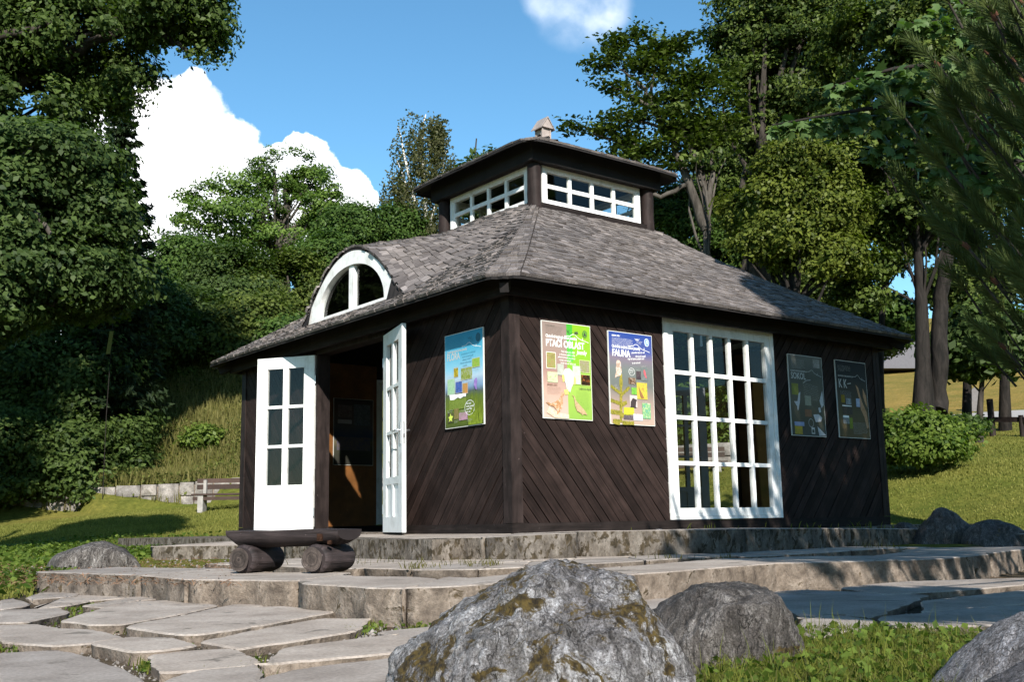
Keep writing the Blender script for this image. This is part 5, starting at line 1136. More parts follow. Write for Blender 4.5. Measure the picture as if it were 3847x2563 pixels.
# right: gnarled beech
def spray(pts,n,w,sh=.5):
    """twiggy leaf sprays strung along given points"""
    P=[];NN=[];S=[]
    for (u,v,d,k,ru,rv) in pts:
        c=np.array(at(u,v,d)); s=d/FPX
        for q in range(k):
            cc=c+np.array([rng.normal()*ru*s*.6,rng.normal()*ru*s*.6,rng.normal()*rv*s*.5]); m=n; e=rng.normal(size=(m,3))*np.array([w,w,w*.35]); P.append(cc+e); NN.append(np.tile([0,0,.6],(m,1))); S.append(np.full(m,rng.uniform(.2,.85)))
    return np.concatenate(P),np.concatenate(NN),np.concatenate(S)
D=25
bx=spray([(2330,160,D,7,40,40),(2290,230,D,5,45,25),(2400,130,D,3,25,15),(2480,180,D,10,60,45),(2530,170,D,6,40,35),(2400,235,D,10,70,40),(2480,260,D,8,60,40),(2290,300,D,2,35,14),(2345,330,D,3,40,16),(2400,370,D,4,40,25),(2440,440,D,7,70,40),(2300,450,D,4,50,15),(2340,500,D,6,60,30),(2250,480,D,2,20,14),(2160,475,D,2,18,10),(2260,495,D,2,16,14),(2340,540,D,6,60,25),(2420,560,D,7,60,40),(2370,590,D,5,40,22),(2530,390,D,9,50,60),(2580,330,D,7,50,50),(2620,300,D,6,50,50),(2680,270,D,5,40,40),(2690,380,D,8,50,50),(2560,480,D,10,70,60),(2640,470,D,10,70,60),(2600,560,D,8,80,50),(2500,600,D,7,60,40),(2690,500,D,8,50,60),(2140,470,D,1,8,8)],80,.21)
tree('beech_tree','gnarled beech with bare twisted limbs and layered sprays right of the lantern',head(2655,D),at(2640,640,D),.15,[bl(2560,430,D,100,130),bl(2640,560,D,110,110)],60,45,.32,.125,G_beech,M_['bark'],nlimb=14,flat=.35,extra=bx,trunk=[at(2665,1250,D),at(2660,1000,D),at(2650,860,D),at(2645,700,D)],
  limbs=[([at(2650,860,D),at(2590,690,D),at(2530,540,D),at(2470,430,D),at(2445,370,D),at(2400,300,D),at(2330,260,D)],.115,.03),([at(2445,370,D),at(2450,300,D),at(2480,230,D)],.045,.015),([at(2655,800,D),at(2680,660,D),at(2670,540,D),at(2650,460,D)],.09,.03),([at(2650,790,D),at(2640,640,D),at(2610,560,D),at(2600,480,D),at(2570,330,D),at(2560,240,D)],.075,.03),([at(2640,700,D),at(2620,640,D),at(2560,480,D),at(2500,400,D)],.06,.02),
   ([at(2400,720,D),at(2385,610,D),at(2370,560,D),at(2300,525,D),at(2240,510,D),at(2210,480,D),at(2150,470,D),at(2130,468,D)],.055,.012),([at(2385,610,D),at(2380,540,D),at(2350,540,D)],.05,.02),([at(2590,690,D),at(2480,740,D),at(2400,720,D)],.06,.055),([at(2445,400,D),at(2340,345,D),at(2260,300,D)],.05,.012),([at(2500,480,D),at(2400,455,D),at(2270,450,D)],.05,.012)])
# big dark trees filling the upper right
tree('broadleaf_tree','huge dark tree with golden green sunlit sprays at the top right of centre',head(2880,27),at(2900,100,27),.42,
  [bl(2860,90,27,180,120),bl(3000,180,27,200,170),bl(2790,170,27,130,80),bl(2900,330,27,160,130),bl(3120,60,27,170,140),bl(2760,20,27,120,50),bl(2700,120,27,90,25),bl(2770,260,27,90,60),bl(2850,480,27,110,120),bl(3060,420,27,150,150),bl(3050,-120,27,300,130)],
  1900,72,.42,.105,G_beech,M_['barkdark'],nlimb=50,flat=.38,shell=.55,limbs=[([at(2800,1150,27),at(2830,800,27),at(2830,620,27),at(2870,470,27),at(2880,330,27)],.20,.10),([at(2760,900,27),at(2800,640,27),at(2850,520,27),at(2870,400,27)],.12,.06)])
tree('broadleaf_tree','lower yellow green tree leaning behind the right roof slope',head(2960,23),at(2980,640,23),.26,
  [bl(2990,620,23,150,90),bl(2900,760,23,130,100),bl(3080,780,23,140,120),bl(2960,900,23,150,100),bl(3140,640,23,110,90),bl(2840,920,23,90,80),bl(3120,980,23,120,90),bl(2780,800,24,70,90)],
  1500,72,.34,.090,G_gold,M_['barkblack'],nlimb=26,flat=.6)
tree('broadleaf_tree','dense green bushy tree directly right of the lantern posts',head(2480,28),at(2500,800,28),.2,[bl(2500,820,28,110,70),bl(2600,880,28,110,80),bl(2440,760,28,50,60),bl(2700,960,28,130,80),bl(2560,740,28,60,40),bl(2760,1000,28,90,90)],850,72,.40,.100,G_mid,M_['barkdark'],nlimb=12,flat=.55)
# maple with the massive double trunk
mx,my=head(3500,24)
tree('maple_tree','old tree with massive double dark trunk and high crown at the right',(mx,my),at(3470,500,24),.20,
  [bl(3250,520,24,200,150),bl(3500,350,24,250,220),bl(3300,150,24,220,180),bl(3650,150,24,300,220),bl(3250,800,24,130,90),bl(3400,820,24,120,80),bl(3600,700,24,200,160),bl(3250,980,24,110,80),bl(3230,1110,24,90,60),bl(3750,500,24,200,200)],
  2200,72,.42,.110,G_beech,M_['barkblack'],nlimb=40,flat=.4,trunk=[at(3470,1560,24),at(3468,1380,24),at(3462,1150,24),at(3450,960,24),at(3460,760,24),at(3480,520,24)],
  limbs=[([at(3525,1560,24.2),at(3525,1350,24.2),at(3530,1150,24.2),at(3560,960,24.2),at(3600,760,24.2),at(3650,560,24.2)],.20,.10)])
# maple bough nearer, large pale leaves
def maple_bough():
    P=[];NN=[];S=[]; x,y=head(4350,13.5); z0=float(gz(x,y)); t=empty('maple_tree',(x,y,z0),label='maple bough of large pale green leaves reaching in from the right',cat='tree'); O=Vector((x,y,z0))
    mb=MB(); mb.tube([(0,0,-.3),Vector(at(4300,1200,13.5))-O,Vector(at(4150,400,13.3))-O,Vector(at(4150,-400,13.3))-O],[.22,.2,.15,.05],10)
    for (a,b,n,dd) in (((4150,500),(2900,470),420,12),((4100,300),(3120,330),380,12),((4100,60),(3380,90),260,12),((4150,650),(3250,560),260,12.3),((4150,800),(3500,640),160,12.5)):
        A=at(a[0],a[1],13.2); B=at(b[0],b[1],dd); pts=limb(A,B,.05,9,.04); mb.tube([p-O for p in pts],[.06*(1-.85*k/8) for k in range(9)],6)
        for k in range(n):
            f=random.uniform(.12,1)**.8; p=A.lerp(B,f)+Vector((0,0,1))*(B-A).length*.05*math.sin(math.pi*f)
            w=.30*(1.15-f); P.append((p.x+rng.normal()*w,p.y+rng.normal()*w,p.z+rng.normal()*w*.7-.06)); NN.append((0,0,.2)); S.append(rng.uniform(.3,1))
    P=np.array(P)-np.array(O); n=len(P)
    # five-lobed leaves
    ang=[0,.42,.62,1.05,1.35,1.9,2.5,math.pi]; rad=[1,.55,.86,.50,.66,.42,.30,.12]
    prof=[(rad[i]*math.cos(ang[i]),rad[i]*math.sin(ang[i])) for i in range(8)]+[(rad[i]*math.cos(ang[i]),-rad[i]*math.sin(ang[i])) for i in range(6,0,-1)]
    V=[];Fs=[]
    for i in range(n):
        nn=Vector((rng.normal()*.6-.35,rng.normal()*.6-.5,rng.normal()*.4+.75)).normalized(); a=Vector((rng.normal(),rng.normal(),-.9)); a=(a-nn*a.dot(nn)).normalized(); bb=nn.cross(a); s=random.uniform(.085,.135); c=Vector(P[i]); b0=len(V)
        V+= [tuple(c+a*s*p+bb*s*q-nn*s*.25*(abs(q))) for p,q in prof]; V.append(tuple(c)); m=len(prof); Fs+=[(b0+k,b0+(k+1)%m,b0+m) for k in range(m)]
    fastmesh('crown',V,Fs,G_maple,t,rnd=np.repeat(np.array(S),14)); mb.build('trunk',M_['barkblack'],t)
maple_bough()
# right background wood, bushes
for (u,v,d,ru,rv,mt,lb,nm) in ((3450,1625,20.5,200,120,G_bush,'broad loose light green shrub on the lawn beside the pavilion corner','shrub'),(3600,1560,25,80,75,G_dark2,'dark evergreen bush right of the light green shrubs','shrub')):
    tree(nm,lb,head(u,d),at(u,v,d),.03,[bl(u-ru*.35,v-rv*.25,d,ru*.45,rv*.75),bl(u+ru*.1,v+rv*.05,d,ru*.45,rv*.6),bl(u-ru*.55,v+rv*.4,d,ru*.4,rv*.55),bl(u+ru*.5,v+rv*.35,d,ru*.42,rv*.5),bl(u+ru*.15,v+rv*.5,d-.5,ru*.5,rv*.4),bl(u-ru*.6,v-rv*.8,d,ru*.16,rv*.3)],430,60,.33,.085,mt,M_['barkdark'],cat='shrub',nlimb=8,flat=.5,shell=.6)
for (u,v,d,ru,rv,mt,lb) in ((3310,1190,38,120,110,G_mid,'far green tree between the roof edge and the double trunk'),(3700,1270,30,190,150,G_dark2,'dark tree under the pine boughs before the white house'),(3190,1150,40,110,120,G_mid,'far green tree peeping over the right roof slope')):
    tree('distant_tree',lb,head(u,d),at(u,v,d),.12,[bl(u,v,d,ru*.8,rv*.8),bl(u-ru*.4,v+rv*.4,d,ru*.5,rv*.6),bl(u+ru*.4,v+rv*.3,d,ru*.5,rv*.6)],260,62,.5,.22,mt,M_['barkdark'],nlimb=8,flat=.5)
for (u,v,d,ru,rv,lb) in ((2760,620,36,170,260,'tall dark tree in the wood between the beech and the golden tree'),(3060,560,37,230,300,'tall dark tree in the wood behind the golden tree'),(3330,700,36,200,330,'tall dark tree in the wood left of the double trunk top'),(2900,1050,37,260,170,'dark wood edge tree low above the right roof slope'),(3230,1230,40,200,110,'dark wood edge tree beyond the far roof corner'),(3650,950,33,170,230,'dark tree between the double trunk and the pine boughs'),(3800,300,34,260,420,'tall dark tree behind the pine boughs')):
    tree('wood_tree',lb,head(u,d),at(u,v-rv*.4,d),.16,[bl(u,v,d,ru*.75,rv*.8),bl(u-ru*.45,v+rv*.35,d,ru*.5,rv*.5),bl(u+ru*.45,v+rv*.3,d,ru*.5,rv*.5),bl(u,v+rv*.6,d,ru*.7,rv*.45)],850,72,.52,.135,G_beech,M_['barkblack'],group='dark trees of the wood on the right',nlimb=16,flat=.4)
# hedge seen through the pavilion, above the wall
for (u,v,d,ru,rv,lb) in ((2500,1210,33,170,210,'tall bush behind the pavilion, seen high through the left panes'),(2700,1230,33,170,210,'tall bush behind the pavilion, seen high through the middle panes'),(2900,1230,34,150,190,'tall bush behind the pavilion roof above the big window'),(2560,1560,26.5,120,170,'leafy hedge bush seen through the left panes of the big window'),(2760,1560,26,130,170,'leafy hedge bush seen through the middle panes of the big window'),(2950,1540,26,130,170,'leafy hedge bush behind the pavilion, right of the panes'),(2360,1560,27,130,170,'leafy hedge bush behind the pavilion, left of the panes'),(1700,1500,29,220,200,'tall bush hidden behind the pavilion interior'),(3130,1500,27,130,150,'leafy hedge bush behind the shaded wall end')):
    tree('hedge_bush',lb,head(u,d),at(u,v,d),.05,[bl(u,v,d,ru*.85,rv*.85),bl(u,v+rv*.6,d,ru,rv*.5)],220,72,.36,.13,G_bush if rv<180 else G_mid,M_['barkdark'],cat='hedge',group='hedge bushes behind the pavilion',nlimb=6,flat=.55)
# ---- pine overhanging from the right
px_,py_=2.3,-7.1
def pine():
    z0=float(gz(px_,py_)); t=empty('pine_tree',(px_,py_,z0),label='pine with long needle tufts and rusty buds reaching in along the right edge',cat='pine'); O=Vector((px_,py_,z0))
    mb=MB(); mb.tube([(0,0,-.3),(.1,0,2.5),(0,.1,5),(0,0,8.4)],[.24,.2,.13,.03],12)
    tips=[]
    # boughs in the picture (photo pixel of the tip, distance) ...
    for k in range(300):
        u=random.uniform(3330,4100); v=random.uniform(-250,1330)
        edge=3520+ (0 if v<900 else (v-900)*.45)+ (140 if 520<v<700 else 0)+60*math.sin(v*.013)
        if u<edge: continue
        tips.append((at(u,v,random.uniform(5.6,8.0)),True))
    for (u,v) in ((3420,150),(3360,640),(3585,690),(3600,330),(3690,250),(3760,640),(3800,780),(3690,960),(3650,470),(3340,380),(3480,560),(3740,900),(3820,1080),(3640,1200),(3760,1330),(3560,1010)): tips.append((at(u,v,random.uniform(5.8,6.6)),True))
    # ... and the rest of the crown outside the frame, which shades the right end of the pavilion
    n=0
    while n<7500:
        b=random.choice([((1.7,-7.0,5.7),(1.8,1.2,1.5)),((1.7,-7.0,5.7),(1.8,1.2,1.5)),((1.7,-7.0,5.7),(1.8,1.2,1.5)),((1.2,-8.4,4.7),(1.7,.9,1.2)),((1.5,-7.0,7.3),(1.3,1.1,1.15)),((1.5,-7.0,7.3),(1.3,1.1,1.15)),((1.5,-7.0,7.3),(1.3,1.1,1.15)),((.9,-6.4,2.9),(2.4,1.6,1.7)),((-1.2,-7.0,2.9),(1.4,.8,.9)),((-2.5,-7.3,1.5),(1.0,.45,.55)),((2.0,-7.0,3.6),(2.2,1.5,1.6))]); d=rng.normal(size=3); d/=np.linalg.norm(d); q=rng.uniform(.25,1)**.5
        p=Vector(b[0])+Vector(d*np.array(b[1])*q)
        if p.z<.5: continue
        uu,vv,zz=project(p)
        if zz>.3 and uu<3900: continue
        if zz>.3 and uu<4050 and vv>1350: continue
        tips.append((p,False)); n+=1
    V=[];S=[];VB=[]
    for (p,vis) in tips:
        p=Vector(p); ax=Vector((0,0,max(1.2,p.z*.55-z0)))+O; ax.x=px_; ax.y=py_; dr=(p-ax).normalized(); dr=(dr+Vector((0,0,1.0))+Vector((random.uniform(-.3,.3),random.uniform(-.3,.3),0))).normalized()
        ln=random.uniform(.13,.24); m=120 if vis else 84; base=p-dr*ln; o=dr.orthogonal().normalized(); bb=dr.cross(o); sh=random.uniform(.2,.9)
        mb.tube([base-dr*.12-Vector((0,0,.03))-O,base-O,p-O],[.007,.006,.003],5,0,False)
        VB.append((base-O,dr))
        f=np.arange(m)/m; a=np.arange(m)*2.4+rng.uniform(0,1,m); el=rng.uniform(.45,.95,m)*(1.1-f*.5); ce,se=np.cos(el)[:,None],np.sin(el)[:,None]
        w=np.array(dr)*ce+(np.array(o)*np.cos(a)[:,None]+np.array(bb)*np.sin(a)[:,None])*se; q0=np.array(base-O)+np.array(dr)*(ln*f)[:,None]; l=(rng.uniform(.085,.125,m) if vis else rng.uniform(.065,.11,m))[:,None]
        sd=np.cross(w,rng.uniform(0,1,(m,3))); sd/=np.linalg.norm(sd,axis=1,keepdims=True)+1e-9; sd*=(.0034 if vis else .0085)
        V.append(np.stack([q0-sd,q0+sd,q0+w*l],1).reshape(-1,3)); S.append(np.clip(sh+rng.uniform(-.2,.2,m),0,1))
    V=np.concatenate(V); S=np.concatenate(S)
    F=np.arange(len(V)).reshape(-1,3); fastmesh('crown',V,F,G_pine,t,rnd=S)
    # boughs from the trunk to groups of tips
    allp=[p for p,_ in tips]
    for k in range(60):
        e=random.choice(allp); s=Vector((px_,py_,max(z0+1.0,e.z-random.uniform(.2,1.2)))); pts=limb(s,e,-.03,7,.05); mb.tube([q-O for q in pts],[.045*(1-.8*i/6) for i in range(7)],6,0,False)
    mb.build('trunk',M_['barkdark'],t)
    bud=MB()
    for (b_,dr) in VB[:230]:
        if random.random()<.22: bud.tube([b_-dr*.02,b_+dr*.015,b_+dr*.045],[.010,.013,.003],6)
    bud.build('bud',m_plain('rusty_bud',(.10,.045,.028),.8,.1,nv=.4),t,kind='stuff')
pine()

for (u,v,d,ru,rv,lb) in ((760,1640,28,60,40,'yellow green shrub in the middle of the bank'),(720,1420,32,90,45,'upper shrub on the bank under the green belt'),(850,1390,33,80,40,'upper shrub on the bank beside the left eave')):
    tree('bank_shrub',lb,head(u,d),at(u,v,d),.03,[bl(u,v,d,ru*.8,rv*.8),bl(u-ru*.5,v+rv*.4,d,ru*.5,rv*.6),bl(u+ru*.5,v+rv*.4,d,ru*.5,rv*.6)],150,60,.32,.10,G_bush if ru<100 else G_ash2,M_['barkdark'],cat='shrub',group='shrubs on the sunny bank',nlimb=6,flat=.6)
# ---- grass
def blades(name,P,h,w,mat,kind='stuff',lean=.45,broad=None,**k):
    n=len(P); a=rng.uniform(0,6.283,n); d=np.stack([np.cos(a),np.sin(a),np.zeros(n)],1); ln=rng.uniform(.1,1,n)[:,None]*lean; hh=(h*rng.uniform(.5,1.3,n))[:,None]
    b=rng.uniform(0,6.283,n); s=np.stack([np.cos(b),np.sin(b),np.zeros(n)],1)*(w*rng.uniform(.7,1.3,n))[:,None]; up=np.array([0,0,1.])
    m_=P+(d*ln*.4+up*.6)*hh; V=np.stack([P-s,P+s,m_+s*.8,P+(d*ln+up*.95)*hh,m_-s*.8],1).reshape(-1,3); base=np.arange(n)*5
    F=np.stack([base,base+1,base+2,base+4],1); F2=np.stack([base+4,base+2,base+3,base+3],1)
    me_f=np.concatenate([F,F2]); pt=.5+.5*np.sin(P[:,0]*1.9+1.7*np.sin(P[:,1]*1.3))*np.sin(P[:,1]*2.3+P[:,0]*.7); sh=np.clip(rng.uniform(0,1,n)*.65+.35*pt,0,1)
    # triangles padded as quads would be invalid: build as two meshes joined through tris
    T=np.concatenate([np.stack([base,base+1,base+2],1),np.stack([base,base+2,base+4],1),np.stack([base+4,base+2,base+3],1)])
    return fastmesh(name,V,T,mat,rnd=np.concatenate([sh,sh,sh]),kind=kind,**k)
G_grass=m_leaf('lawn_grass',(.090,.105,.020),(.235,.225,.060),.35,.15,.6)
G_grassn=m_leaf('near_grass',(.050,.072,.010),(.195,.205,.042),.40,.2,.5)
G_dry=m_leaf('dry_grass',(.050,.050,.016),(.135,.120,.045),.35,.1,.7)
def scatter(n,u0,u1,d0,d1,f=None,pw_=1.0):
    u=rng.uniform(u0,u1,n); d=d0+(d1-d0)*rng.uniform(0,1,n)**pw_; P=[]
    rx=np.array(RT);fw=np.array(FW); r=fw[None]+rx[None]*((u-1923.5)/FPX)[:,None]; h=np.hypot(r[:,0],r[:,1]); x=CAM[0]+r[:,0]/h*d; y=CAM[1]+r[:,1]/h*d
    ok=np.ones(n,bool) if f is None else f(x,y); x,y=x[ok],y[ok]; return np.stack([x,y,gz(x,y)],1)
def off_paving(x,y):
    out=~((x>-1.25)&(x<7.1)&(y>-1.8)&(y<7.15)); f=np.array([project((a,b,-.2))[1] for a,b in zip(x,y)]); g=np.array([project((a,b,-.2))[0] for a,b in zip(x,y)])
    # keep off the terrace
    dt=np.hypot(x-CAM[0],y-CAM[1])
    lim=np.interp(g,[-400,130,560,640,930,3450,4300],[6.8,7.8,10.9,13.2,14.3,14.0,14.0]); return out&(dt>lim)
def before_wall(x,y):
    s=(x-WA.x)*WN.x+(y-WA.y)*WN.y; l=(x-WA.x)*WD.x+(y-WA.y)*WD.y; return (s<-.2)|(l>WLEN)
P=scatter(190000,-1400,930,7.2,25,lambda x,y:off_paving(x,y)&before_wall(x,y),.8); P[:,2]-=.01
blades('lawn_grass',P,.048,.0060,G_grass,label='short sunlit lawn grass and clover left of the pavilion')
P=scatter(70000,2380,3950,13,36,lambda x,y:off_paving(x,y)&before_wall(x,y),.9); P[:,2]-=.01
blades('lawn_grass',P,.045,.009,G_grass,label='short sunlit lawn grass right of and behind the pavilion')
P=scatter(30000,-200,930,25.5,36,lambda x,y:~before_wall(x,y)); P2=scatter(46000,-200,930,25.5,36,lambda x,y:~before_wall(x,y)); P2[:,2]+=rng.uniform(0,1,len(P2))**2*.45*(.5+.5*np.sin(P2[:,0]*2.1)*np.sin(P2[:,1]*1.7)); leaves('bank_weeds',P2,.075,G_bank,None,upb=.5,aspect=.6,kind='stuff',label='weeds and low herbs on the bank'); blades('bank_grass',P,.34,.011,G_bankg,label='tall dry grass on the bank above the stone wall')
# broad-leaved weeds in the left lawn
P=scatter(17000,-1500,930,7.4,19,lambda x,y:off_paving(x,y)&before_wall(x,y)); P[:,2]+=rng.uniform(.03,.10,len(P)); leaves('lawn_weeds',P,.055,G_bush,None,upb=1.2,aspect=.8,kind='stuff',label='low broad leaved weeds in the left lawn')
# near tuft patch at the lower right
def patch(n,poly,zf_=-.366):
    Q=[onz(u,v,-.36) for u,v in poly]; xs=[q.x for q in Q]; ys=[q.y for q in Q]; out=[]
    while len(out)<n:
        x=random.uniform(min(xs),max(xs)); y=random.uniform(min(ys),max(ys)); c=False; j=len(Q)-1
        for i in range(len(Q)):
            if (Q[i].y>y)!=(Q[j].y>y) and x<(Q[j].x-Q[i].x)*(y-Q[i].y)/(Q[j].y-Q[i].y)+Q[i].x: c=not c
            j=i
        if c: out.append((x,y,zf_))
    return np.array(out)
PG=[(2960,2412),(3050,2396),(3300,2388),(3560,2398),(3850,2430),(4200,2600),(4200,2900),(2500,2900),(2640,2560),(2860,2450)]
P=patch(13000,PG); blades('near_grass',P,.060,.0016,G_grassn,lean=.9,label='thick green grass at the lower right between the boulders')
P=patch(300,PG); blades('near_grass_stalks',P,.13,.0013,G_grassn,lean=.6,label='taller single grass stalks in the near grass')
P=patch(3200,PG); P[:,2]+=rng.uniform(.015,.06,len(P)); leaves('near_weeds',P,.026,G_bush,None,upb=1.0,aspect=.75,kind='stuff',label='small clover like leaves in the near grass')
P=patch(2600,PG); P[:,2]+=rng.uniform(.0,.03,len(P)); blades('dead_grass',P,.05,.0013,G_dry,lean=1.3,label='dead straw among the near grass')
# tufts in the paving joints
def tufts(spots,n,h,w,sp,mat,name,label,z=None):
    Q=[]
    for u,v,zz,k,su,sv in spots:
        for i in range(int(n*k)):
            p=onz(u+rng.normal()*su,v+rng.normal()*sv,zz); Q.append((p.x+rng.normal()*sp,p.y+rng.normal()*sp,zz-.004))
    return blades(name,np.array(Q),h,w,mat,lean=.9,label=label)
J=[(s[0]/1.239,1900+s[1]/1.239,-.360,s[2],s[3],s[4]) for s in ((700,595,3,45,9),(600,580,1.5,40,8),(760,600,1.5,30,9),(1290,550,1.6,50,5),(430,475,1.5,35,9),(380,495,1.2,45,5),(240,530,1.4,50,6),(130,520,.7,20,5),(20,660,1,25,8),(60,680,.7,30,5),(1690,570,2.0,40,10),(1620,600,1,30,5),(960,508,.6,15,3),(900,625,.9,18,9),(1950,590,1.6,40,14),(1850,520,.8,60,8),(1980,620,.8,20,8),(640,710,.8,20,8),(690,760,1.0,25,14),(1190,760,.8,14,20),(1560,700,.5,10,4),(1100,800,.8,60,8),(350,560,1,60,5),(1330,440,.6,20,4))]
tufts(J,62,.035,.0022,.01,G_grassn,'joint_weeds','green weeds growing in the joints of the stone path')
P=[]
for u,v,zz,k,su,sv in J:
    for i in range(int(52*k)): q=onz(u+rng.normal()*su,v+rng.normal()*sv,zz); P.append((q.x,q.y,zz+rng.uniform(.0,.022)))
leaves('joint_leaves',np.array(P),.019,G_bush,None,upb=1.1,aspect=.8,kind='stuff',label='small round leaves in the joints of the stone path')
tufts([(1550,2135,-.19,2.2,22,3),(1600,2132,-.19,1.2,40,3),(1720,2118,-.19,1.2,50,3),(1800,2126,-.19,1.6,40,3),(1850,2120,-.19,1.4,20,3),(1480,2112,-.19,.8,60,2),(2500,2098,-.19,1,50,2),(2715,2098,-.19,.8,12,2),(2800,2062,-.19,1.2,60,2),(3000,2058,-.19,1.6,50,2),(3300,2055,-.19,2.2,60,3),(1570,2070,-.17,1,4,8),(2500,2060,-.19,1.2,6,4),(1300,2120,-.19,.8,60,3)],22,.045,.0028,.012,G_dry,'terrace_weeds','yellowish weeds on the terrace flags and platform foot')
tufts([(2260,1992,.0,1.3,40,1),(2330,1990,.0,1.5,25,1),(2400,1988,.0,1.2,20,1),(2560,1986,0,.5,60,1),(2700,1985,0,.8,60,1),(3050,1983,0,1.2,80,1),(3250,1984,0,1.2,50,1),(1560,1999,-.02,.8,6,1),(1655,1992,-.02,.5,5,1),(1700,1996,-.02,.5,30,1)],16,.06,.003,.01,G_grassn,'wall_foot_weeds','green weeds at the foot of the pavilion walls')
# gravel and crumbs in the joints and on the bare soil
def pebbles(name,spots,label,zz):
    V=[];Fs=[];S=[]; base=np.array([(1,0,0),(0,1,0),(-1,0,0),(0,-1,0),(0,0,.8),(0,0,-.8)],float); T=[(0,1,4),(1,2,4),(2,3,4),(3,0,4),(1,0,5),(2,1,5),(3,2,5),(0,3,5)]
    for (u0,u1,v0,v1,n,r) in spots:
        for i in range(n):
            p=onz(rng.uniform(u0,u1),rng.uniform(v0,v1),zz); s=r*rng.uniform(.3,1)**1.5*1.6; a=rng.uniform(0,6.28); M3=np.array([[math.cos(a),-math.sin(a),0],[math.sin(a),math.cos(a),0],[0,0,1]]); q=(base*rng.uniform(.6,1.2,(6,3)))@M3.T*s; b=len(V)
            V+=[tuple(k_+np.array((p.x,p.y,zz+s*.25))) for k_ in q]; Fs+=[tuple(b+k_ for k_ in t) for t in T]; S+=[rng.uniform()]*8
    return fastmesh(name,V,Fs,M_['wallstone'],rnd=S,kind='stuff',label=label)
pebbles('gravel',[(-60,1900,2240,2563,5200,.006),(1150,1900,2280,2420,700,.012),(-60,900,2225,2300,500,.010),(2850,3847,2190,2420,900,.008)],'small gravel and crumbs in the joints of the stone path',-.366)
pebbles('litter_stones',[(-60,880,2060,2160,500,.012)],'pebbles on the soil left of the terrace',-.215)
# dry needles / litter on the soil left of the terrace
P=[]
for i in range(2600):
    p=onz(rng.uniform(-50,900),rng.uniform(2100,2200) if rng.uniform()<.6 else rng.uniform(2060,2150),-.2); P.append((p.x,p.y,-.205+rng.uniform(0,.012)))
leaves('leaf_litter',np.array(P),.05,m_leaf('brown_litter',(.10,.05,.03),(.26,.15,.09),.1,.1,.8),None,upb=2,aspect=.12,kind='stuff',label='brown needle litter beside the terrace edge')

# ================================================================== FAR RIGHT: house, sign, fence, road
hx=at(3345,1330,62); fwd=Vector((FW.x,FW.y,0)).normalized(); rt=Vector((RT.x,RT.y,0)).normalized()
hd_=empty('house',(0,0,0),label='white house with grey roof partly hidden behind the double trunk',cat='house')
def H(u,v,d): return Vector(at(u,v,d))
zb=at(3400,1500,62).z
def hbox(mb,u0,v0,u1,v1,d0,d1,m=0):
    a=H(u0,v1,d0); b_=H(u1,v0,d0); dv=fwd*(d1-d0); lo=Vector((a.x,a.y,a.z)); w=(Vector((b_.x,b_.y,0))-Vector((a.x,a.y,0))); h=Vector((0,0,b_.z-a.z))
    P=[lo,lo+w,lo+w+h,lo+h]; P=P+[q+dv for q in P]; mb.add(P,[(0,1,2,3),(7,6,5,4),(0,4,5,1),(1,5,6,2),(2,6,7,3),(3,7,4,0)],m)
M_['housewall']=m_plain('cream_render',(.62,.60,.55),.9,.1); M_['houseroof']=m_plain('grey_slate',(.14,.13,.13),.8,.15,nv=.15); 
mb=MB(); hbox(mb,3335,1370,3960,1470,62,70); mb.build('wall',M_['housewall'],hd_)
mb=MB(); e0=H(3300,1384,60.5); e1=H(4000,1384,60.5); r0=H(3425,1255,66); r1=H(3900,1255,66); e2=e0+fwd*11; e3=e1+fwd*11
mb.add([e0,e1,r1,r0,e2,e3],[(0,1,2,3),(4,0,3),(1,5,2),(5,4,3,2),(0,4,5,1)]); up=Vector((0,0,.25)); mb.build('roof',M_['houseroof'],hd_)
mb=MB(); hbox(mb,3405,1382,3426,1412,61.9,61.99); hbox(mb,3640,1390,3665,1420,61.9,61.99); mb.build('window',M_['cabin_dark'],hd_)
cu=bpy.data.curves.new('lettering','FONT'); cu.body='chalupa'; cu.size=.75; cu.materials.append(m_flat('faded_ink',(.12,.12,.13))); tx=bpy.data.objects.new('lettering',cu); COL.objects.link(tx); tx.parent=hd_
q=H(3550,1410,61.8); tx.location=q; tx.rotation_euler=(R(90),0,math.atan2(rt.y,rt.x))
# road sign seen from behind
x,y=head(3698,42); z=float(gz(x,y)); s_=empty('road_sign',(x,y,z),math.atan2(rt.y,rt.x),label='grey back of a narrow road sign on a pale pole beside the golden field',cat='sign')
zt_=at(3690,1465,42).z-z; MB().tube([(0,0,-.3),(0,0,zt_)],.045,8).build('pole',M_['concrete'],s_)
mb=MB(); n=16; zc_=zt_-.45; mb.prism([(.20*math.cos(2*math.pi*i/n),zc_+.55*math.sin(2*math.pi*i/n)) for i in range(n)],lambda a,b:(a,-.05,b),lambda a,b:(a,-.07,b)); mb.build('panel',M_['houseroof'],s_)
# timber rail fence
f0=head(3640,33); f1=head(4050,31); za=float(gz(*f0)); zb_=float(gz(*f1)); fe=empty('rail_fence',(f0[0],f0[1],za),label='dark timber rail fence before the golden field at the right',cat='fence'); O=Vector((f0[0],f0[1],za))
P0=Vector((0,0,0)); P1=Vector((f1[0]-f0[0],f1[1]-f0[1],zb_-za)); dd=(P1-P0).normalized(); mb=MB(); zr=at(3700,1572,33).z-za
mb.obox((P0+P1)/2+Vector((0,0,zr)),(P1-P0)/2,dd.cross(Vector((0,0,1)))*.04,Vector((0,0,.07))); mb.build('rail',M_['beam'],fe)
for k,f in enumerate((.03,.30,.58,.85)):
    q=P0.lerp(P1,f); tall=at(3755,1480,32).z-za if k==1 else zr+.12; MB().tube([q+Vector((0,0,-.3)),q+Vector((0,0,tall))],.09 if k==1 else .07,8).build('post',M_['beam'],fe)
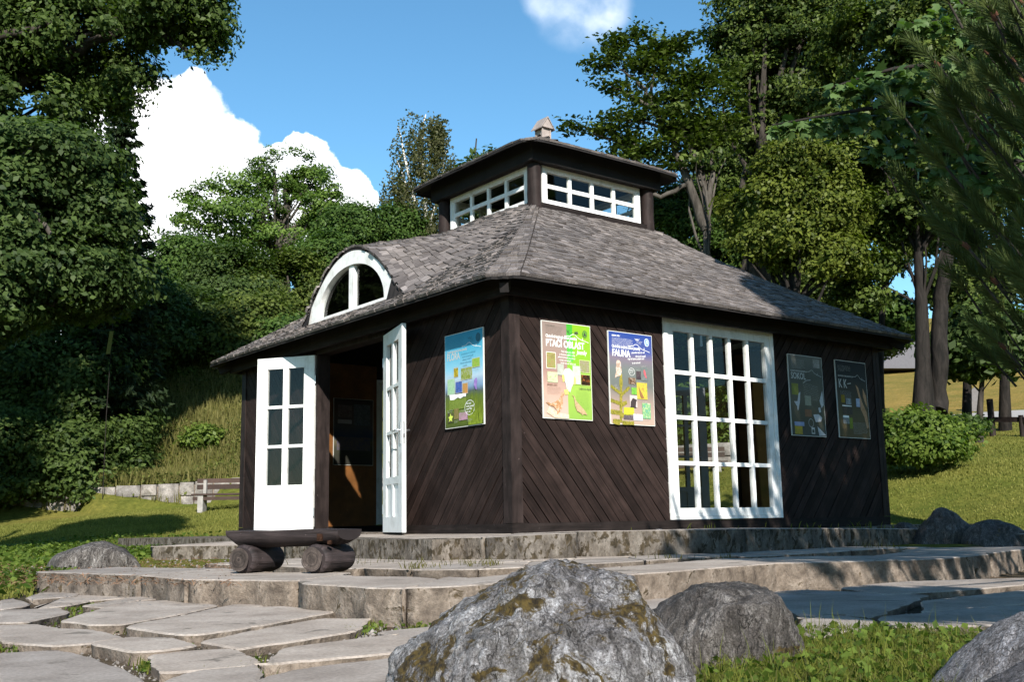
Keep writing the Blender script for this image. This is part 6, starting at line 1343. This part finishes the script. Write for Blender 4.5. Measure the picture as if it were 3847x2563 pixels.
# strip of road
mb=MB(); 
a0=[head(u,37) for u in np.linspace(3200,4400,14)]; a1=[head(u,40) for u in np.linspace(3200,4400,14)]
vs=[(x,y,float(gz(x,y))+.09) for x,y in a0]+[(x,y,float(gz(x,y))+.09) for x,y in a1]; mb.add(vs,[(i,i+1,14+i+1,14+i) for i in range(13)],0); mb.build('road',m_plain('pale_asphalt',(.30,.29,.28),.9,.1),kind='structure')
# hiking marker post in the left trees
x,y=head(384,26); z=float(gz(x,y)); mk=empty('marker_post',(x,y,z),math.atan2(rt.y,rt.x),label='thin post with a narrow yellow marker plate in front of the dark left trees',cat='post')
zt_=at(400,1185,26).z-z; MB().tube([(0,0,-.2),(.0,0,zt_*.5),(.06,0,zt_)],.009,8).build('pole',M_['barkblack'],mk)
z0_=at(375,1330,26).z-z; z1_=at(390,1245,26).z-z; mb=MB(); mb.obox((.015,-.03,(z0_+z1_)/2),(.045,0,0),(0,.006,0),(.03,0,(z1_-z0_)/2)); mb.build('plate',m_flat('yellow_marker',(.10,.095,.02)),mk)
# ================================================================== LIGHT AND SKY
SUNDIR=Vector((-.51,-1.0,.655)).normalized()     # towards the sun
sd=bpy.data.lights.new('sun','SUN'); sd.energy=SUN_E; sd.angle=R(.53); sd.color=(1,.955,.88); so=bpy.data.objects.new('sun',sd); COL.objects.link(so)
so.rotation_euler=SUNDIR.to_track_quat('Z','Y').to_euler(); so.location=(-10,-20,15)
w=bpy.data.worlds.new('World'); scn.world=w; w.use_nodes=True; nt=w.node_tree; nt.nodes.clear(); out=nt.nodes.new('ShaderNodeOutputWorld')
sky=nt.nodes.new('ShaderNodeTexSky'); sky.sky_type='NISHITA'; sky.sun_disc=False; sky.sun_elevation=math.asin(SUNDIR.z); sky.sun_rotation=math.atan2(SUNDIR.x,SUNDIR.y)
sky.altitude=600; sky.air_density=1.0; sky.dust_density=.25; sky.ozone_density=3.0
hs=nt.nodes.new('ShaderNodeHueSaturation'); hs.inputs['Saturation'].default_value=1.14; hs.inputs['Value'].default_value=1.0; nt.links.new(sky.outputs[0],hs.inputs['Color'])
b1_=nt.nodes.new('ShaderNodeBackground'); b1_.inputs[1].default_value=SKY_E; nt.links.new(mixc(nt,hs.outputs[0],(.95,1.08,.95),1,'MULTIPLY'),b1_.inputs[0])
tc=nt.nodes.new('ShaderNodeTexCoord'); D0=tc.outputs['Generated']
def vn(op,a,b=None):
    n=nt.nodes.new('ShaderNodeVectorMath'); n.operation=op
    for i,v in enumerate((a,b)):
        if v is None: continue
        if hasattr(v,'links'): nt.links.new(v,n.inputs[i])
        else: n.inputs[i].default_value=v
    return n
def cloud(blobs,namp,nsc,det=6,rg=.6):
    n=nt.nodes.new('ShaderNodeTexNoise'); n.inputs['Scale'].default_value=nsc; n.inputs['Detail'].default_value=det; n.inputs['Roughness'].default_value=rg; nt.links.new(D0,n.inputs['Vector'])
    o=vn('SUBTRACT',n.outputs['Color'],(.5,.5,.5)); s=nt.nodes.new('ShaderNodeVectorMath'); s.operation='SCALE'; s.inputs['Scale'].default_value=namp; nt.links.new(o.outputs[0],s.inputs[0])
    d=vn('NORMALIZE',vn('ADD',D0,s.outputs[0]).outputs[0]).outputs[0]; acc=None
    for (u,v,r) in blobs:
        dt=vn('DOT_PRODUCT',d,tuple(ray(u,v))).outputs['Value']; a=math.atan(r/FPX*math.cos(math.atan(math.hypot(u-1923,v-1281)/FPX))); c=math.cos(a)
        m=nt.nodes.new('ShaderNodeMapRange'); m.clamp=False; m.inputs['From Min'].default_value=c; m.inputs['From Max'].default_value=1; nt.links.new(dt,m.inputs['Value']); q=m.outputs[0]
        acc=q if acc is None else math1(nt,'MAXIMUM',acc,q)
    return acc
c1=cloud([(640,500,215),(560,560,260),(790,560,150),(880,640,130),(930,700,150),(700,330,70),(1060,640,105),(1130,590,95),(1190,660,90),(1260,720,80),(1310,720,75),(1360,770,60),(1050,800,250),(700,850,380),(1250,900,200),(300,900,400)],.050,13,9,.62)
r1=nt.nodes.new('ShaderNodeMapRange'); r1.inputs['From Min'].default_value=-.08; r1.inputs['From Max'].default_value=.22; r1.interpolation_type='SMOOTHSTEP'; nt.links.new(c1,r1.inputs['Value'])
c2=cloud([(2170,0,125),(2070,-30,85),(2255,15,85),(2150,-80,140)],.022,14,7,.6)
r2=nt.nodes.new('ShaderNodeMapRange'); r2.inputs['From Min'].default_value=-1.6; r2.inputs['From Max'].default_value=.9; r2.inputs['To Max'].default_value=.6; r2.interpolation_type='SMOOTHSTEP'; nt.links.new(c2,r2.inputs['Value'])
wn=nt.nodes.new('ShaderNodeTexNoise'); wn.inputs['Scale'].default_value=22; wn.inputs['Detail'].default_value=7; nt.links.new(D0,wn.inputs['Vector']); wr=ramp(nt,[(.36,(.25,.25,.25)),(.66,(1,1,1))]); nt.links.new(wn.outputs['Fac'],wr.inputs[0])
msk=math1(nt,'MAXIMUM',r1.outputs[0],math1(nt,'MULTIPLY',r2.outputs[0],wr.outputs[0]))
nz=nt.nodes.new('ShaderNodeTexNoise'); nz.inputs['Scale'].default_value=16; nz.inputs['Detail'].default_value=6; nt.links.new(D0,nz.inputs['Vector']); cr_=ramp(nt,[(.35,(.50,.56,.66)),(.52,(.85,.88,.92)),(.62,(1,1,1))]); nt.links.new(nz.outputs['Fac'],cr_.inputs[0])
b2_=nt.nodes.new('ShaderNodeBackground'); b2_.inputs[1].default_value=CLOUD_E; nt.links.new(cr_.outputs[0],b2_.inputs[0])
mx=nt.nodes.new('ShaderNodeMixShader'); nt.links.new(msk,mx.inputs[0]); nt.links.new(b1_.outputs[0],mx.inputs[1]); nt.links.new(b2_.outputs[0],mx.inputs[2]); nt.links.new(mx.outputs[0],out.inputs[0])
vs_=scn.view_settings; vs_.view_transform='Standard'; vs_.look='None'; vs_.gamma=1; vs_.exposure=EXPO
cy=scn.cycles; cy.max_bounces=7; cy.diffuse_bounces=3; cy.glossy_bounces=3; cy.transmission_bounces=3; cy.transparent_max_bounces=10; cy.use_adaptive_sampling=True; cy.adaptive_threshold=.02; cy.caustics_reflective=False; cy.caustics_refractive=False
try: cy.use_denoising=True; cy.denoiser='OPENIMAGEDENOISE'
except Exception: pass
scn.render.film_transparent=False

# lettering becomes plain mesh
TEXTS.append(tx); bpy.context.view_layer.update(); dg=bpy.context.evaluated_depsgraph_get()
for t_ in TEXTS:
    me=bpy.data.meshes.new_from_object(t_.evaluated_get(dg)); n=bpy.data.objects.new('lettering',me); COL.objects.link(n); n.parent=t_.parent; n.location=t_.location; n.rotation_euler=t_.rotation_euler; n.scale=t_.scale
    bpy.data.objects.remove(t_)
